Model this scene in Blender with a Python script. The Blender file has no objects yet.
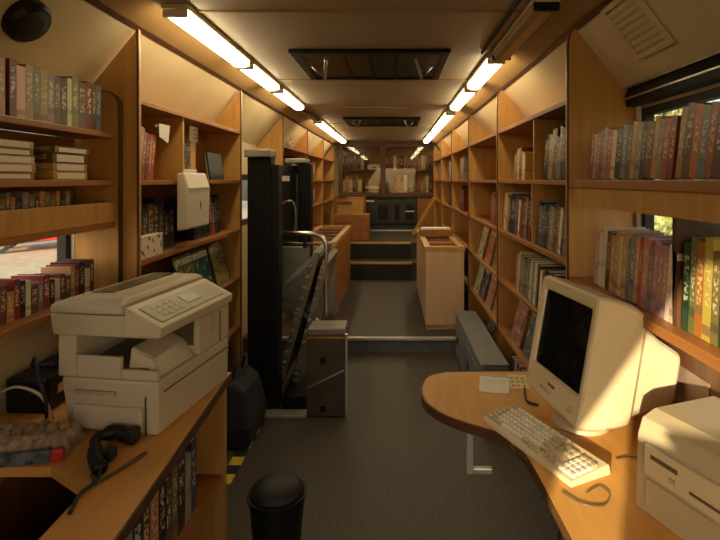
import bpy, bmesh, math, random
from mathutils import Vector, Matrix, Euler
R = math.radians
rnd = random.Random(7)
S = bpy.context.scene
COL = S.collection
WL, WR, XC = -1.31, 1.01, -0.15          # inner wall faces, bus axis
FL, FR = -1.054, 0.722                   # bookcase fronts
BAYS = [2.07, 3.47, 4.8, 6.2, 7.6, 8.97]

# ---------------------------------------------------------------- materials
def nm(name):
    m = bpy.data.materials.new(name); m.use_nodes = True
    nt = m.node_tree; b = nt.nodes['Principled BSDF']
    return m, nt, b
def plain(name, c, rough=.5, metal=0, var=.12, scale=14, bump=0, spec=None):
    m, nt, b = nm(name)
    b.inputs['Roughness'].default_value = rough; b.inputs['Metallic'].default_value = metal
    if spec is not None: b.inputs['Specular IOR Level'].default_value = spec
    tc = nt.nodes.new('ShaderNodeTexCoord'); n = nt.nodes.new('ShaderNodeTexNoise')
    n.inputs['Scale'].default_value = scale; n.inputs['Detail'].default_value = 4
    nt.links.new(tc.outputs['Object'], n.inputs['Vector'])
    r = nt.nodes.new('ShaderNodeValToRGB')
    r.color_ramp.elements[0].position = .3; r.color_ramp.elements[1].position = .7
    r.color_ramp.elements[0].color = (*[v*(1-var) for v in c], 1)
    r.color_ramp.elements[1].color = (*[min(1, v*(1+var)) for v in c], 1)
    nt.links.new(n.outputs['Fac'], r.inputs['Fac']); nt.links.new(r.outputs['Color'], b.inputs['Base Color'])
    if bump:
        bp = nt.nodes.new('ShaderNodeBump'); bp.inputs['Strength'].default_value = bump; bp.inputs['Distance'].default_value = .004
        nt.links.new(n.outputs['Fac'], bp.inputs['Height']); nt.links.new(bp.outputs['Normal'], b.inputs['Normal'])
    return m
def wood(name, c1, c2, stretch=(9, 9, .7), rough=.42, knots=True):
    m, nt, b = nm(name); b.inputs['Roughness'].default_value = rough
    tc = nt.nodes.new('ShaderNodeTexCoord'); mp = nt.nodes.new('ShaderNodeMapping')
    mp.inputs['Scale'].default_value = stretch
    n = nt.nodes.new('ShaderNodeTexNoise'); n.inputs['Scale'].default_value = 3; n.inputs['Detail'].default_value = 6
    n.inputs['Distortion'].default_value = .6
    nt.links.new(tc.outputs['Object'], mp.inputs['Vector']); nt.links.new(mp.outputs['Vector'], n.inputs['Vector'])
    r = nt.nodes.new('ShaderNodeValToRGB')
    r.color_ramp.elements[0].position = .35; r.color_ramp.elements[1].position = .65
    r.color_ramp.elements[0].color = (*c1, 1); r.color_ramp.elements[1].color = (*c2, 1)
    nt.links.new(n.outputs['Fac'], r.inputs['Fac'])
    out = r.outputs['Color']
    if knots:
        v = nt.nodes.new('ShaderNodeTexVoronoi'); v.inputs['Scale'].default_value = 4.2
        mp2 = nt.nodes.new('ShaderNodeMapping'); mp2.inputs['Scale'].default_value = (1, 1, .6)
        nt.links.new(tc.outputs['Object'], mp2.inputs['Vector']); nt.links.new(mp2.outputs['Vector'], v.inputs['Vector'])
        k = nt.nodes.new('ShaderNodeValToRGB'); k.color_ramp.elements[0].position = .03; k.color_ramp.elements[1].position = .07
        k.color_ramp.elements[0].color = (.45, .35, .3, 1); k.color_ramp.elements[1].color = (1, 1, 1, 1)
        nt.links.new(v.outputs['Distance'], k.inputs['Fac'])
        mx = nt.nodes.new('ShaderNodeMix'); mx.data_type = 'RGBA'; mx.blend_type = 'MULTIPLY'; mx.inputs[0].default_value = 1
        nt.links.new(out, mx.inputs[6]); nt.links.new(k.outputs['Color'], mx.inputs[7]); out = mx.outputs[2]
    nt.links.new(out, b.inputs['Base Color'])
    return m
def emit(name, c, s):
    m, nt, b = nm(name)
    b.inputs['Base Color'].default_value = (*c, 1)
    b.inputs['Emission Color'].default_value = (*c, 1); b.inputs['Emission Strength'].default_value = s
    return m
def glass(name, tint=(.95, .96, .95), gl=.06):
    m, nt, b = nm(name); nt.nodes.remove(b)
    o = nt.nodes['Material Output']; t = nt.nodes.new('ShaderNodeBsdfTransparent'); g = nt.nodes.new('ShaderNodeBsdfGlossy')
    t.inputs['Color'].default_value = (*tint, 1); g.inputs['Roughness'].default_value = .03
    mx = nt.nodes.new('ShaderNodeMixShader'); mx.inputs[0].default_value = gl
    nt.links.new(t.outputs[0], mx.inputs[1]); nt.links.new(g.outputs[0], mx.inputs[2]); nt.links.new(mx.outputs[0], o.inputs['Surface'])
    return m
def cover_mat(name, art):
    """book cover: the object's own colour with printed bands, a title block or cover art"""
    m, nt, b = nm(name); b.inputs['Roughness'].default_value = .33
    oi = nt.nodes.new('ShaderNodeObjectInfo'); tc = nt.nodes.new('ShaderNodeTexCoord')
    sp = nt.nodes.new('ShaderNodeSeparateXYZ'); nt.links.new(tc.outputs['Generated'], sp.inputs[0])
    def math_(op, a, bb):
        n = nt.nodes.new('ShaderNodeMath'); n.operation = op
        for i, v in enumerate((a, bb)):
            if isinstance(v, (int, float)): n.inputs[i].default_value = v
            else: nt.links.new(v, n.inputs[i])
        return n.outputs[0]
    def mix(f, a, bb):
        n = nt.nodes.new('ShaderNodeMix'); n.data_type = 'RGBA'
        nt.links.new(f, n.inputs[0])
        for i, v in ((6, a), (7, bb)):
            if isinstance(v, tuple): n.inputs[i].default_value = (*v, 1)
            else: nt.links.new(v, n.inputs[i])
        return n.outputs[2]
    rn = oi.outputs['Random']
    hs = nt.nodes.new('ShaderNodeHueSaturation'); nt.links.new(oi.outputs['Color'], hs.inputs['Color'])
    nt.links.new(math_('ADD', math_('MULTIPLY', rn, .14), .43), hs.inputs['Hue']); hs.inputs['Value'].default_value = .6; hs.inputs['Saturation'].default_value = .8
    z = sp.outputs['Z']
    lo = math_('ADD', math_('MULTIPLY', rn, .35), .08)
    band = math_('LESS_THAN', math_('ABSOLUTE', math_('SUBTRACT', z, lo), 0), .05)
    ns = nt.nodes.new('ShaderNodeTexNoise'); ns.inputs['Scale'].default_value = 3.0 if art else 1.0
    mp = nt.nodes.new('ShaderNodeMapping'); mp.inputs['Scale'].default_value = (2.2, 2.2, 2.2) if art else (3, 3, 22)
    add = nt.nodes.new('ShaderNodeVectorMath'); cb = nt.nodes.new('ShaderNodeCombineXYZ')
    q = math_('MULTIPLY', rn, 57.0)
    for i in range(3): nt.links.new(q, cb.inputs[i])
    nt.links.new(tc.outputs['Generated'], mp.inputs['Vector']); nt.links.new(mp.outputs[0], add.inputs[0]); nt.links.new(cb.outputs[0], add.inputs[1])
    nt.links.new(add.outputs[0], ns.inputs['Vector'])
    if art:
        c = mix(math_('GREATER_THAN', ns.outputs['Fac'], .53), oi.outputs['Color'], hs.outputs['Color'])
        c = mix(math_('GREATER_THAN', ns.outputs['Fac'], .63), c, (.75, .66, .5))
        c = mix(math_('LESS_THAN', ns.outputs['Fac'], .38), c, (.05, .035, .03))
        n2 = nt.nodes.new('ShaderNodeTexNoise'); n2.inputs['Scale'].default_value = 26
        nt.links.new(tc.outputs['Generated'], n2.inputs['Vector'])
        tb = math_('MULTIPLY', math_('LESS_THAN', math_('ABSOLUTE', math_('SUBTRACT', z, .86), 0), .06), math_('GREATER_THAN', n2.outputs['Fac'], .47))
        c = mix(tb, c, (.8, .72, .5))
    else:
        zz = math_('LESS_THAN', math_('ABSOLUTE', math_('SUBTRACT', z, .6), 0), .26)
        t = math_('MULTIPLY', math_('GREATER_THAN', ns.outputs['Fac'], .52), zz)
        xin = math_('LESS_THAN', math_('ABSOLUTE', math_('SUBTRACT', sp.outputs['X'], .5), 0), .3)
        t = math_('MULTIPLY', t, xin)
        c = mix(band, oi.outputs['Color'], hs.outputs['Color'])
        c = mix(math_('MULTIPLY', t, .75), c, (.68, .60, .44))
    nt.links.new(c, b.inputs['Base Color'])
    return m

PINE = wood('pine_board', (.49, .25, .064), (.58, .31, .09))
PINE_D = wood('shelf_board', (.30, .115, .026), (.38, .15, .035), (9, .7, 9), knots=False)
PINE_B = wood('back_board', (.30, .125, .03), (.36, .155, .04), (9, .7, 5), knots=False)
PINE_L = wood('painted_lit_back_board', (.50, .25, .08), (.58, .30, .10), (9, .7, 5), knots=False)  # right back boards, their brighter lighting painted into a lighter wood colour
BEECH = wood('desk_laminate', (.62, .30, .065), (.70, .35, .085), (9, .9, 9), .6, knots=False)
PALE = wood('pale_laminate', (.62, .40, .24), (.70, .47, .29), (12, 12, .6), .4, knots=False)
DARKWOOD = wood('dark_wood', (.07, .03, .014), (.12, .05, .022), (9, 9, .8), .4, knots=False)
TRIM = plain('brown_edging', (.09, .035, .018), .45)
CREAM = plain('cream_vinyl', (.66, .52, .31), .55, var=.05, scale=5)
CEIL = plain('ceiling_vinyl', (.46, .385, .285), .5, var=.07, scale=2.5)
CORN = plain('cornice_laminate', (.38, .23, .09), .5, var=.06, scale=3)
FLOORM = plain('floor_covering', (.060, .049, .038), .55, var=.35, scale=60, bump=.15)
RISER = plain('riser_covering', (.12, .125, .13), .5, var=.2)
BLACK = plain('black_paint', (.008, .008, .010), .4, var=.2, spec=.2)
BLKPL = plain('black_plastic', (.009, .0085, .0085), .4, var=.2, spec=.25)
RUBBER = plain('black_rubber', (.01, .01, .01), .6)
BEIGE = plain('beige_plastic', (.66, .55, .36), .42, var=.04, scale=3)
BEIGE_D = plain('darker_beige_plastic', (.50, .41, .26), .45, var=.05, scale=3)  # deeper beige for casings, keys and small fittings
PRN = plain('copier_plastic', (.58, .50, .37), .45, var=.04, scale=3)
PRN2 = plain('copier_panel_plastic', (.40, .36, .23), .45, var=.08, scale=22)
PRN2B = plain('copier_tray_painted_shade', (.17, .14, .085), .45, var=.08)  # shade inside the paper cavity, painted as a dark tray colour
PRND = plain('copier_dark_plastic', (.10, .085, .05), .3, var=.1)
SCREEN = plain('screen_glass', (.008, .008, .009), .06, var=.1)
STEEL = plain('brushed_steel', (.68, .66, .62), .28, 1, var=.12, scale=30)
STEELD = plain('dull_steel', (.26, .23, .19), .42, .8, var=.25, scale=22)
GREYM = plain('grey_paint', (.17, .175, .18), .5, var=.08)
GREYP = plain('grey_plate', (.30, .28, .25), .45, .3, var=.12)
WHITE = plain('white_plastic', (.74, .68, .58), .4, var=.03)
PAPER = plain('paper', (.80, .75, .64), .7, var=.03)
PAGES = plain('page_edges', (.66, .56, .40), .8, var=.12, scale=40)
BRASS = plain('brass_nosing', (.72, .48, .16), .3, .9, var=.1)
ALU = plain('aluminium_nosing', (.72, .70, .66), .35, .7, var=.06)
HAZ = plain('yellow_paint', (.60, .42, .05), .5, var=.2)
RED = plain('red_plastic', (.45, .03, .02), .4)
GLASS = glass('window_glass'); GLASSD = glass('cabinet_glass', (.9, .88, .84), .05)
TUBE = emit('fluorescent_tube', (1, .83, .49), 15.0)
COVER = cover_mat('book_cover', False); ART = cover_mat('magazine_cover', True)
HOUS = plain('lamp_housing', (.62, .50, .28), .4)
CARD = plain('cardboard', (.48, .27, .10), .7, var=.1)
CARP = plain('car_paint_red', (.55, .035, .02), .25)
LEAF = plain('leaves', (.20, .22, .08), .7, var=.6, scale=6)
BARK = plain('bark', (.10, .065, .035), .8, var=.3)
ASPH = plain('sandy_asphalt', (.46, .38, .25), .9, var=.15, scale=2)
GRASS = plain('dry_grass', (.22, .21, .07), .9, var=.3, scale=1.5)

# ---------------------------------------------------------------- mesh helper
class M:
    def __init__(s): s.b = bmesh.new()
    def _pts(s, vs, faces):
        v = [s.b.verts.new(p) for p in vs]
        for f in faces:
            try: s.b.faces.new([v[i] for i in f])
            except ValueError: pass
        return s
    def box(s, x0, x1, y0, y1, z0, z1, mt=None):
        p = [Vector((x, y, z)) for z in (z0, z1) for y in (y0, y1) for x in (x0, x1)]
        if mt is not None: p = [mt @ q for q in p]
        return s._pts(p, [(0, 2, 3, 1), (4, 5, 7, 6), (0, 1, 5, 4), (2, 6, 7, 3), (0, 4, 6, 2), (1, 3, 7, 5)])
    def hexa(s, p):   # 8 points: bottom ring 4, top ring 4
        return s._pts([Vector(q) for q in p], [(3, 2, 1, 0), (4, 5, 6, 7), (0, 1, 5, 4), (1, 2, 6, 5), (2, 3, 7, 6), (3, 0, 4, 7)])
    def loft(s, rings, cap=True):
        n = len(rings[0]); vs = [Vector(q) for r in rings for q in r]; f = []
        for k in range(len(rings)-1):
            for i in range(n):
                j = (i+1) % n; f.append((k*n+i, k*n+j, (k+1)*n+j, (k+1)*n+i))
        if cap: f.append(tuple(reversed(range(n)))); f.append(tuple((len(rings)-1)*n+i for i in range(n)))
        return s._pts(vs, f)
    def prism(s, poly, ax, a0, a1):
        def pt(u, v, a): return {'x': (a, u, v), 'y': (u, a, v), 'z': (u, v, a)}[ax]
        return s.loft([[pt(u, v, a0) for u, v in poly], [pt(u, v, a1) for u, v in poly]])
    def tube(s, pts, r, n=8):
        pts = [Vector(p) for p in pts]; rings = []
        up = None
        for i, p in enumerate(pts):
            d = (pts[min(i+1, len(pts)-1)] - pts[max(i-1, 0)]).normalized()
            if up is None: up = Vector((0, 0, 1)) if abs(d.z) < .9 else Vector((1, 0, 0))
            a = d.cross(up).normalized(); up = a.cross(d).normalized()
            rr = r[i] if isinstance(r, (list, tuple)) else r
            rings.append([p + a*rr*math.cos(t) + up*rr*math.sin(t) for t in [2*math.pi*k/n for k in range(n)]])
        return s.loft(rings)
    def lathe(s, prof, c=(0, 0, 0), n=20, mt=None):
        c = Vector(c); rings = [[c + Vector((r*math.cos(2*math.pi*k/n), r*math.sin(2*math.pi*k/n), z)) for k in range(n)] for r, z in prof]
        if mt is not None: rings = [[mt @ q for q in r] for r in rings]
        return s.loft(rings)
    def done(s, name, mat, parent=None, bev=0, smooth=False, loc=None, seg=2, sub=0):
        bmesh.ops.recalc_face_normals(s.b, faces=s.b.faces)
        me = bpy.data.meshes.new(name); s.b.to_mesh(me); s.b.free()
        if smooth:
            for p in me.polygons: p.use_smooth = True
        o = bpy.data.objects.new(name, me); COL.objects.link(o)
        me.materials.append(mat)
        if parent is not None: o.parent = parent
        if loc is not None: o.location = loc
        if bev:
            b = o.modifiers.new('bevel', 'BEVEL'); b.width = bev; b.segments = seg; b.limit_method = 'ANGLE'; b.angle_limit = R(40)
        if sub:
            b = o.modifiers.new('subsurf', 'SUBSURF'); b.levels = b.render_levels = sub
        return o
def box(*a): return M().box(*a)
def tag(o, label, cat, group=None):
    o['label'] = label; o['category'] = cat
    if group: o['group'] = group
    return o
def thing(name, label, cat, loc=(0, 0, 0), rot=(0, 0, 0), group=None):
    o = bpy.data.objects.new(name, None); COL.objects.link(o); o.empty_display_size = .05
    o.location = loc; o.rotation_euler = rot
    return tag(o, label, cat, group)
def struct(o): o['kind'] = 'structure'; return o
def smooth_curve(pts, k=6):
    pts = [Vector(p) for p in pts]; out = []
    for i in range(len(pts)-1):
        p0, p1, p2, p3 = pts[max(i-1, 0)], pts[i], pts[i+1], pts[min(i+2, len(pts)-1)]
        for j in range(k):
            t = j/k
            out.append(.5*((2*p1)+(p2-p0)*t+(2*p0-5*p1+4*p2-p3)*t*t+(3*p1-p0-3*p2+p3)*t**3))
    out.append(pts[-1]); return out
ORD = ['first', 'second', 'third', 'fourth', 'fifth', 'sixth', 'seventh', 'eighth', 'ninth', 'tenth', 'eleventh', 'twelfth', 'thirteenth',
       'fourteenth', 'fifteenth', 'sixteenth', 'seventeenth', 'eighteenth', 'nineteenth', 'twentieth', 'twenty-first', 'twenty-second', 'twenty-third', 'twenty-fourth', 'twenty-fifth', 'twenty-sixth', 'twenty-seventh', 'twenty-eighth']
def tform(loc, rz=0): return Matrix.Translation(loc) @ Matrix.Rotation(rz, 4, 'Z')

# ---------------------------------------------------------------- the setting
Y0, Y1 = -1.4, 9.3
struct(box(WL, WR, Y0, 4.36, -.06, 0).done('floor', FLOORM))
struct(box(WL, WR, 4.36, 6.92, -.06, .12).done('floor', FLOORM))
struct(box(WL, WR, 6.92, 7.24, -.06, .355).done('floor', FLOORM))
struct(box(WL, WR, 7.24, Y1, -.06, .593).done('floor', FLOORM))
struct(box(WL+.3, FR, 4.335, 4.385, .105, .13).done('trim_1', ALU, bev=.004))
struct(box(WL+.3, FR, 4.35, 4.36, 0, .105).done('trim_2', RISER))
struct(box(-.62, .26, 6.895, 6.945, .335, .366).done('trim_3', BRASS, bev=.004))
struct(box(-.62, .26, 7.215, 7.265, .573, .604).done('trim_4', BRASS, bev=.004))
struct(box(-.62, .26, 6.90, 6.92, .12, .33).done('trim_5', RUBBER))
struct(box(-.62, .26, 7.22, 7.24, .366, .57).done('trim_6', RUBBER))
# ceiling
struct(box(XC-.80, XC+.80, Y0, Y1, 2.2, 2.24).done('ceiling', CEIL))
for sgn in (-1, 1):
    def px(o): return XC + sgn*o
    c = M().prism([(px(.80), 2.2), (px(.92), 2.14), (px(.95), 2.165), (px(.80), 2.24)], 'y', Y0, Y1)
    struct(c.done('ceiling', CORN))
    c = M().prism([(px(.92), 2.14), (px(1.16), 1.83), (px(1.20), 1.83), (px(.95), 2.165)], 'y', Y0, Y1)
    struct(c.done('ceiling', CREAM))
    c = M().prism([(px(.905), 2.139), (px(.925), 2.126), (px(.930), 2.133), (px(.910), 2.146)], 'y', Y0, 8.98)
    struct(c.done('trim_7' if sgn < 0 else 'trim_8', TRIM))
for i, y in enumerate((2.07, 3.47, 4.8, 6.2)):
    struct(box(XC-.79, XC+.79, y-.008, y+.008, 2.194, 2.2).done('trim_%d' % (9+i), CORN))
# side walls with window openings
def wall(name, x0, x1, holes, z1=1.83):
    ys = sorted({Y0, Y1, *[h[0] for h in holes], *[h[1] for h in holes]}); m = M()
    for a, b in zip(ys[:-1], ys[1:]):
        hs = [h for h in holes if h[0] <= a and b <= h[1]]
        if hs:
            h = hs[0]; m.box(x0, x1, a, b, -.06, h[2])
            if h[3] < z1: m.box(x0, x1, a, b, h[3], z1)
        else: m.box(x0, x1, a, b, -.06, z1)
    return struct(m.done(name, CREAM))
WIN = (.72, 2.035, .98, 1.79)
wall('wall_left', WL-.05, WL, [WIN, (3.56, 4.72, 1.1, 1.55)])
wall('wall_right', WR, WR+.05, [WIN])
struct(box(WL-.05, WR+.05, Y1, Y1+.05, -.06, 2.24).done('wall_back', CREAM))
# driver's end, windscreen edge slanted to shape the sun patch on desk and monitor
m = M().box(-.58, WR+.05, Y0-.05, Y0, 1.98, 2.24).box(-1.0, WR+.05, Y0-.05, Y0, -.06, .85)
m.prism([(WL-.05, -.06), (-1.0, -.06), (-1.0, 1.33), (-.93, 1.48), (-.76, 1.72), (-.58, 1.98), (-.58, 2.24), (WL-.05, 2.24)], 'y', Y0-.05, Y0)
struct(m.done('wall_front', CREAM))
def win_frame(name, x, y0, y1, z0, z1, w=.03, mull=()):
    f = M()
    f.box(x-.018, x+.018, y0, y0+w, z0, z1).box(x-.018, x+.018, y1-w, y1, z0, z1)
    f.box(x-.018, x+.018, y0+w, y1-w, z0, z0+w).box(x-.018, x+.018, y0+w, y1-w, z1-w, z1)
    for y in mull: f.box(x-.016, x+.016, y-.012, y+.012, z0+w, z1-w)
    o = struct(f.done(name, RUBBER))
    g = box(x-.003, x+.003, y0+w*.5, y1-w*.5, z0+w*.5, z1-w*.5).done('pane', GLASS, o)
    return o
win_frame('window_1', WL-.02, *WIN[:2], *WIN[2:])
win_frame('window_2', WR+.02, *WIN[:2], *WIN[2:])
d = win_frame('door_1', WL-.02, 3.56, 4.72, 1.1, 1.55, .05, (4.14,))
fw = M(); x0, x1, z0, z1 = -.995, WR+.05, .85, 1.98
fw.box(x0, x0+.03, Y0-.04, Y0-.01, z0, z1).box(x1-.08, x1-.05, Y0-.04, Y0-.01, z0, z1).box(x0+.03, x1-.08, Y0-.04, Y0-.01, z0, z0+.03).box(x0+.03, x1-.08, Y0-.04, Y0-.01, z1-.03, z1)
o = struct(fw.done('window_3', RUBBER)); box(x0+.02, x1-.07, Y0-.03, Y0-.025, z0+.02, z1-.02).done('pane', GLASS, o)
# window reveals beside the partitions
struct(box(WR-.012, WR, 2.035, 2.055, .98, 1.80).done('trim_13', WHITE))
struct(box(WL, WL+.012, 2.035, 2.055, .98, 1.80).done('trim_14', WHITE))
# hazard marked floor edge by the lift
hz = M(); hy = M()
for k in range(8):
    (hz if k % 2 else hy).box(-.865, -.80, 2.46+k*.08, 2.46+(k+1)*.08, 0, .006)
struct(hy.done('trim_15', HAZ)); struct(hz.done('trim_16', RUBBER))

# ---------------------------------------------------------------- bookcases
def partition_poly(side, zb):
    xf, xw = (FR, WR-.002) if side > 0 else (FL, WL+.002)
    s = side; c = XC
    pts = [(xf, zb), (xf, 2.03)]
    tx, tz = c+s*.906, 2.126           # point on the slope under the joint
    for k in range(1, 6):
        t = k/6; p0, p1, p2 = Vector((xf, 2.03)), Vector((xf+s*.002, 2.135)), Vector((tx, tz))
        q = p0*(1-t)**2 + p1*2*t*(1-t) + p2*t*t; pts.append((q.x, q.y))
    pts += [(tx, tz), (c+s*1.155, 1.822), (xw, 1.80), (xw, zb)]
    return pts
def partition(side, y, zb, parent, name='partition'):
    p = partition_poly(side, zb)
    o = M().prism(p, 'y', y, y+.022).done(name, PINE, parent)
    e = M(); s = side
    edge = p[:8]
    rings = [[(u-s*.002, y-.002, v), (u+s*.006, y-.002, v), (u+s*.006, y+.005, v), (u-s*.002, y+.005, v)] for u, v in edge]
    e.loft(rings).done('edge_trim', TRIM, o)
    return o
def zfloor(y): return 0 if y < 4.36 else .12 if y < 6.92 else .355 if y < 7.24 else .593
LEVELS = [.15, .49, .83, 1.16, 1.5, 1.84]
def bookcase(side, i, levels, label, dividers=(), ends=(True, False), back=True):
    y0, y1 = BAYS[i], BAYS[i+1]
    t = thing('bookcase', label, 'bookcase', (0, 0, 0))
    if ends[0]: partition(side, y0, zfloor(y0), t)
    if ends[1]: partition(side, y1, zfloor(y1), t)
    xf, xw = (FR+.006, WR-.004) if side > 0 else (FL-.006, WL+.004)
    a, b = sorted((xf, xw)); ya, yb = y0+.0225, y1-.0005
    for z in levels:
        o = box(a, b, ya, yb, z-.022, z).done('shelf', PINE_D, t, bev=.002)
    if back:
        zb = max(zfloor(y0+.1), zfloor(y1-.01)) + .002
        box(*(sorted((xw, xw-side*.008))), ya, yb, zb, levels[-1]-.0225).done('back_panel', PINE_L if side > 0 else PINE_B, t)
    for y, z0, z1 in dividers:
        box(*sorted((xf+side*.012, xw-side*.009)), y, y+.018, z0+.0005, z1-.0225).done('divider', PINE, t)
    return t
bookcase(1, 0, LEVELS, 'pine bookcase bay behind the monitor with a broad arched partition at its near end', [(2.62, 1.5, 1.84), (2.66, 1.16, 1.5)])
bookcase(1, 1, LEVELS, 'second pine bookcase along the window side, above the grey metal box')
bookcase(1, 2, LEVELS[1:], 'third pine bookcase along the window side, behind the pale counter')
bookcase(1, 3, LEVELS[2:], 'fourth pine bookcase along the window side, at the far end of the pale counter')
bookcase(1, 4, LEVELS[3:], 'last pine bookcase on the window side, next to the glazed back cabinet', ends=(True, True))
bookcase(-1, 0, LEVELS, 'pine bookcase between the copier and the black lift posts', [(2.55, 1.5, 1.84)], ends=(True, True))
bookcase(-1, 2, LEVELS[2:], 'pine bookcase just beyond the lift on the door side', ends=(True, False))
bookcase(-1, 3, LEVELS[2:], 'pine bookcase on the door side beyond the brown counter')
bookcase(-1, 4, LEVELS[3:], 'last pine bookcase on the door side, next to the glazed back cabinet', ends=(True, True))
# near shelf on the right, open to the window
def near_right():
    t = thing('wall_shelf', 'open pine wall shelf in front of the window with the dark blind', 'shelf')
    for z in (1.5, 1.10): box(FR+.006, WR-.004, .60, 2.066, z-.03, z).done('shelf', PINE_D, t, bev=.003)
    box(FR+.02, FR+.034, .60, 2.066, 1.4, 1.4695).done('lip', PINE, t)
    box(FR+.05, WR-.004, 1.36, 1.382, 1.1005, 1.4695).done('divider', DARKWOOD, t)
    box(FR+.02, WR-.004, .56, .598, .72, 1.7).done('side_panel', PINE, t)
    return t
near_right()
def near_left():
    t = thing('wall_shelf', 'shallow pine wall shelf with a rounded end panel in front of the side window', 'shelf')
    xf, xw = WL+.19, WL+.004
    poly = [(xw, .9), (xw, 1.86), (xf-.06, 1.86)] + [(xf-.06+.06*math.sin(a), 1.80+.06*math.cos(a)) for a in (R(22), R(45), R(67))] + [(xf, 1.80), (xf, .9)]
    o = M().prism(poly, 'y', 2.040, 2.062).done('end_panel', PINE, t)
    pe = poly[1:]; M().loft([[(u, 2.036, v), (u, 2.065, v), (u+.004, 2.065, v+.004 if v > 1.7 else v), (u+.004, 2.036, v+.004 if v > 1.7 else v)] for u, v in pe]).done('edge_trim', TRIM, o)
    box(xw, xw+.008, .7, 2.0395, 1.33, 1.6675).done('back_panel', PINE_B, t)
    for z in (1.69, 1.50, 1.06): box(xw+.0085, xf-.012, .7, 2.0395, z-.022, z).done('shelf', PINE_D, t, bev=.003)
    box(xf-.032, xf-.014, .7, 2.0395, 1.33, 1.41).done('lip', PINE, t, bev=.002)
    box(xw+.0085, xf-.012, .7, 2.0395, 1.308, 1.3295).done('shelf', PINE_D, t)
    box(xw, xf-.012, .66, .6985, .9, 1.82).done('side_panel', PINE, t)
near_left()

# ---------------------------------------------------------------- books
PAL = {'dark red': (.22, .022, .016), 'brick red': (.38, .085, .04), 'orange': (.48, .15, .03), 'tan': (.42, .25, .10), 'cream': (.66, .54, .34),
       'white': (.74, .70, .62), 'black': (.014, .013, .013), 'dark blue': (.025, .04, .10), 'grey blue': (.14, .19, .25), 'dark green': (.02, .06, .03),
       'olive': (.17, .16, .05), 'yellow': (.50, .33, .06), 'brown': (.12, .05, .022), 'grey': (.24, .23, .21), 'pink': (.50, .25, .22), 'teal': (.03, .15, .16), 'violet': (.12, .05, .15)}
nbooks = 0
def book(label, col, t, d, h, loc, rot, group, cat='book', name='book', pages=True, art=False):
    global nbooks; nbooks += 1
    loc = (loc[0], loc[1], loc[2]+.0012)
    c = PAL[col]; c = tuple(min(1, v*rnd.uniform(.8, 1.2)) for v in c)
    mat = ART if art else COVER
    if not pages:
        o = box(0, t, 0, d, 0, h).done(name, mat); o.location = loc; o.rotation_euler = rot; o.color = (*c, 1)
        return tag(o, label, cat, group)
    r = thing(name, label, cat, loc, rot, group)
    k = .0025
    m = M()
    if art:     # face-out: wide x, thin y; cover folds round the left edge
        m.box(0, t, 0, k, 0, h).box(0, t, d-k, d, 0, h).box(0, k, k, d-k, 0, h)
        p = box(k, t-.004, k, d-k, .003, h-.003)
    else:
        m.box(0, t, 0, k, 0, h).box(0, k, k, d, 0, h).box(t-k, t, k, d, 0, h)
        p = box(k, t-k, k, d-.004, .003, h-.003)
    o = m.done('cover', mat, r); o.color = (*c, 1)
    p.done('page_block', PAGES, r)
    return r
def row(side, xs, y0, y1, z, where, group, pal, n=None, t=(.016, .034), h=(.19, .23), d=.15, lean=0, kind='book', end='near end', gap=.001, pages=True, cols=None):
    """books side by side along the wall, spines to the aisle, counted from the camera's end"""
    y = y0; i = 0
    while True:
        tt = rnd.uniform(*t); hh = rnd.uniform(*h); a = R(lean)
        span = tt/math.cos(a)
        if y + span > y1 or (n and i >= n): break
        col = cols[i % len(cols)] if cols else rnd.choice(pal)
        zz = z + tt*abs(math.sin(a)) if lean > 0 else z
        if side > 0:
            loc = (xs, y+tt*math.cos(a), zz); rot = (0, a, -math.pi/2)
            if lean < 0: loc = (xs, y+span, z)
        else:
            loc = (xs, y, z if lean <= 0 else zz); rot = (0, a, math.pi/2)
            # on the left local x runs away from the camera
            if lean > 0: loc = (xs, y, zz)
        book('%s %s, %s from the %s, %s' % (col, kind, ORD[i], end, where), col, tt, d, hh, loc, rot, group, 'book', pages=pages)
        y += span + gap; i += 1
    return y
def faceout(side, x, yc, z, w, h, col, label, group, tilt=14, t=.008, kind='magazine'):
    """front cover turned to the aisle, leaning back"""
    a = R(tilt); rz = -math.pi/2 if side > 0 else math.pi/2
    loc = (x, yc + (w/2 if side > 0 else -w/2), z + t*math.sin(a))
    return book(label, col, w, t, h, loc, (-a, 0, rz), group, kind, kind, art=True)

warm = ['tan', 'brick red', 'brown', 'cream', 'orange', 'olive', 'grey', 'dark red', 'yellow', 'dark blue']
dark = ['black', 'brown', 'dark red', 'dark blue', 'grey', 'black', 'dark green', 'cream']
# right side, nearest shelf by the window
row(1, FR+.04, 1.37, 1.95, 1.5, 'on the eye-level window shelf', 'books on the eye-level shelf by the window', warm, t=(.022, .042), h=(.17, .19), lean=11,
    cols=['dark red', 'brick red', 'grey', 'tan', 'brown', 'black', 'grey', 'yellow', 'brown', 'grey blue', 'black', 'cream', 'brick red', 'grey', 'brown', 'brick red', 'tan'])
row(1, FR+.04, 1.13, 1.36, 1.5, 'window shelf group nearest the camera', 'books at the near end of the eye-level window shelf', warm, t=(.024, .036), h=(.17, .20), lean=11, cols=['tan', 'brown', 'brick red', 'grey blue', 'orange', 'brown'])
row(1, FR+.05, 1.385, 1.93, 1.1, 'on the shelf behind the monitor', 'books on the shelf behind the monitor', warm, t=(.018, .036), h=(.20, .225), lean=8,
    cols=['cream', 'white', 'pink', 'pink', 'pink', 'grey', 'pink', 'brick red', 'pink', 'grey', 'grey blue', 'tan', 'cream', 'tan', 'tan', 'brown'], end='dark divider')
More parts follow.
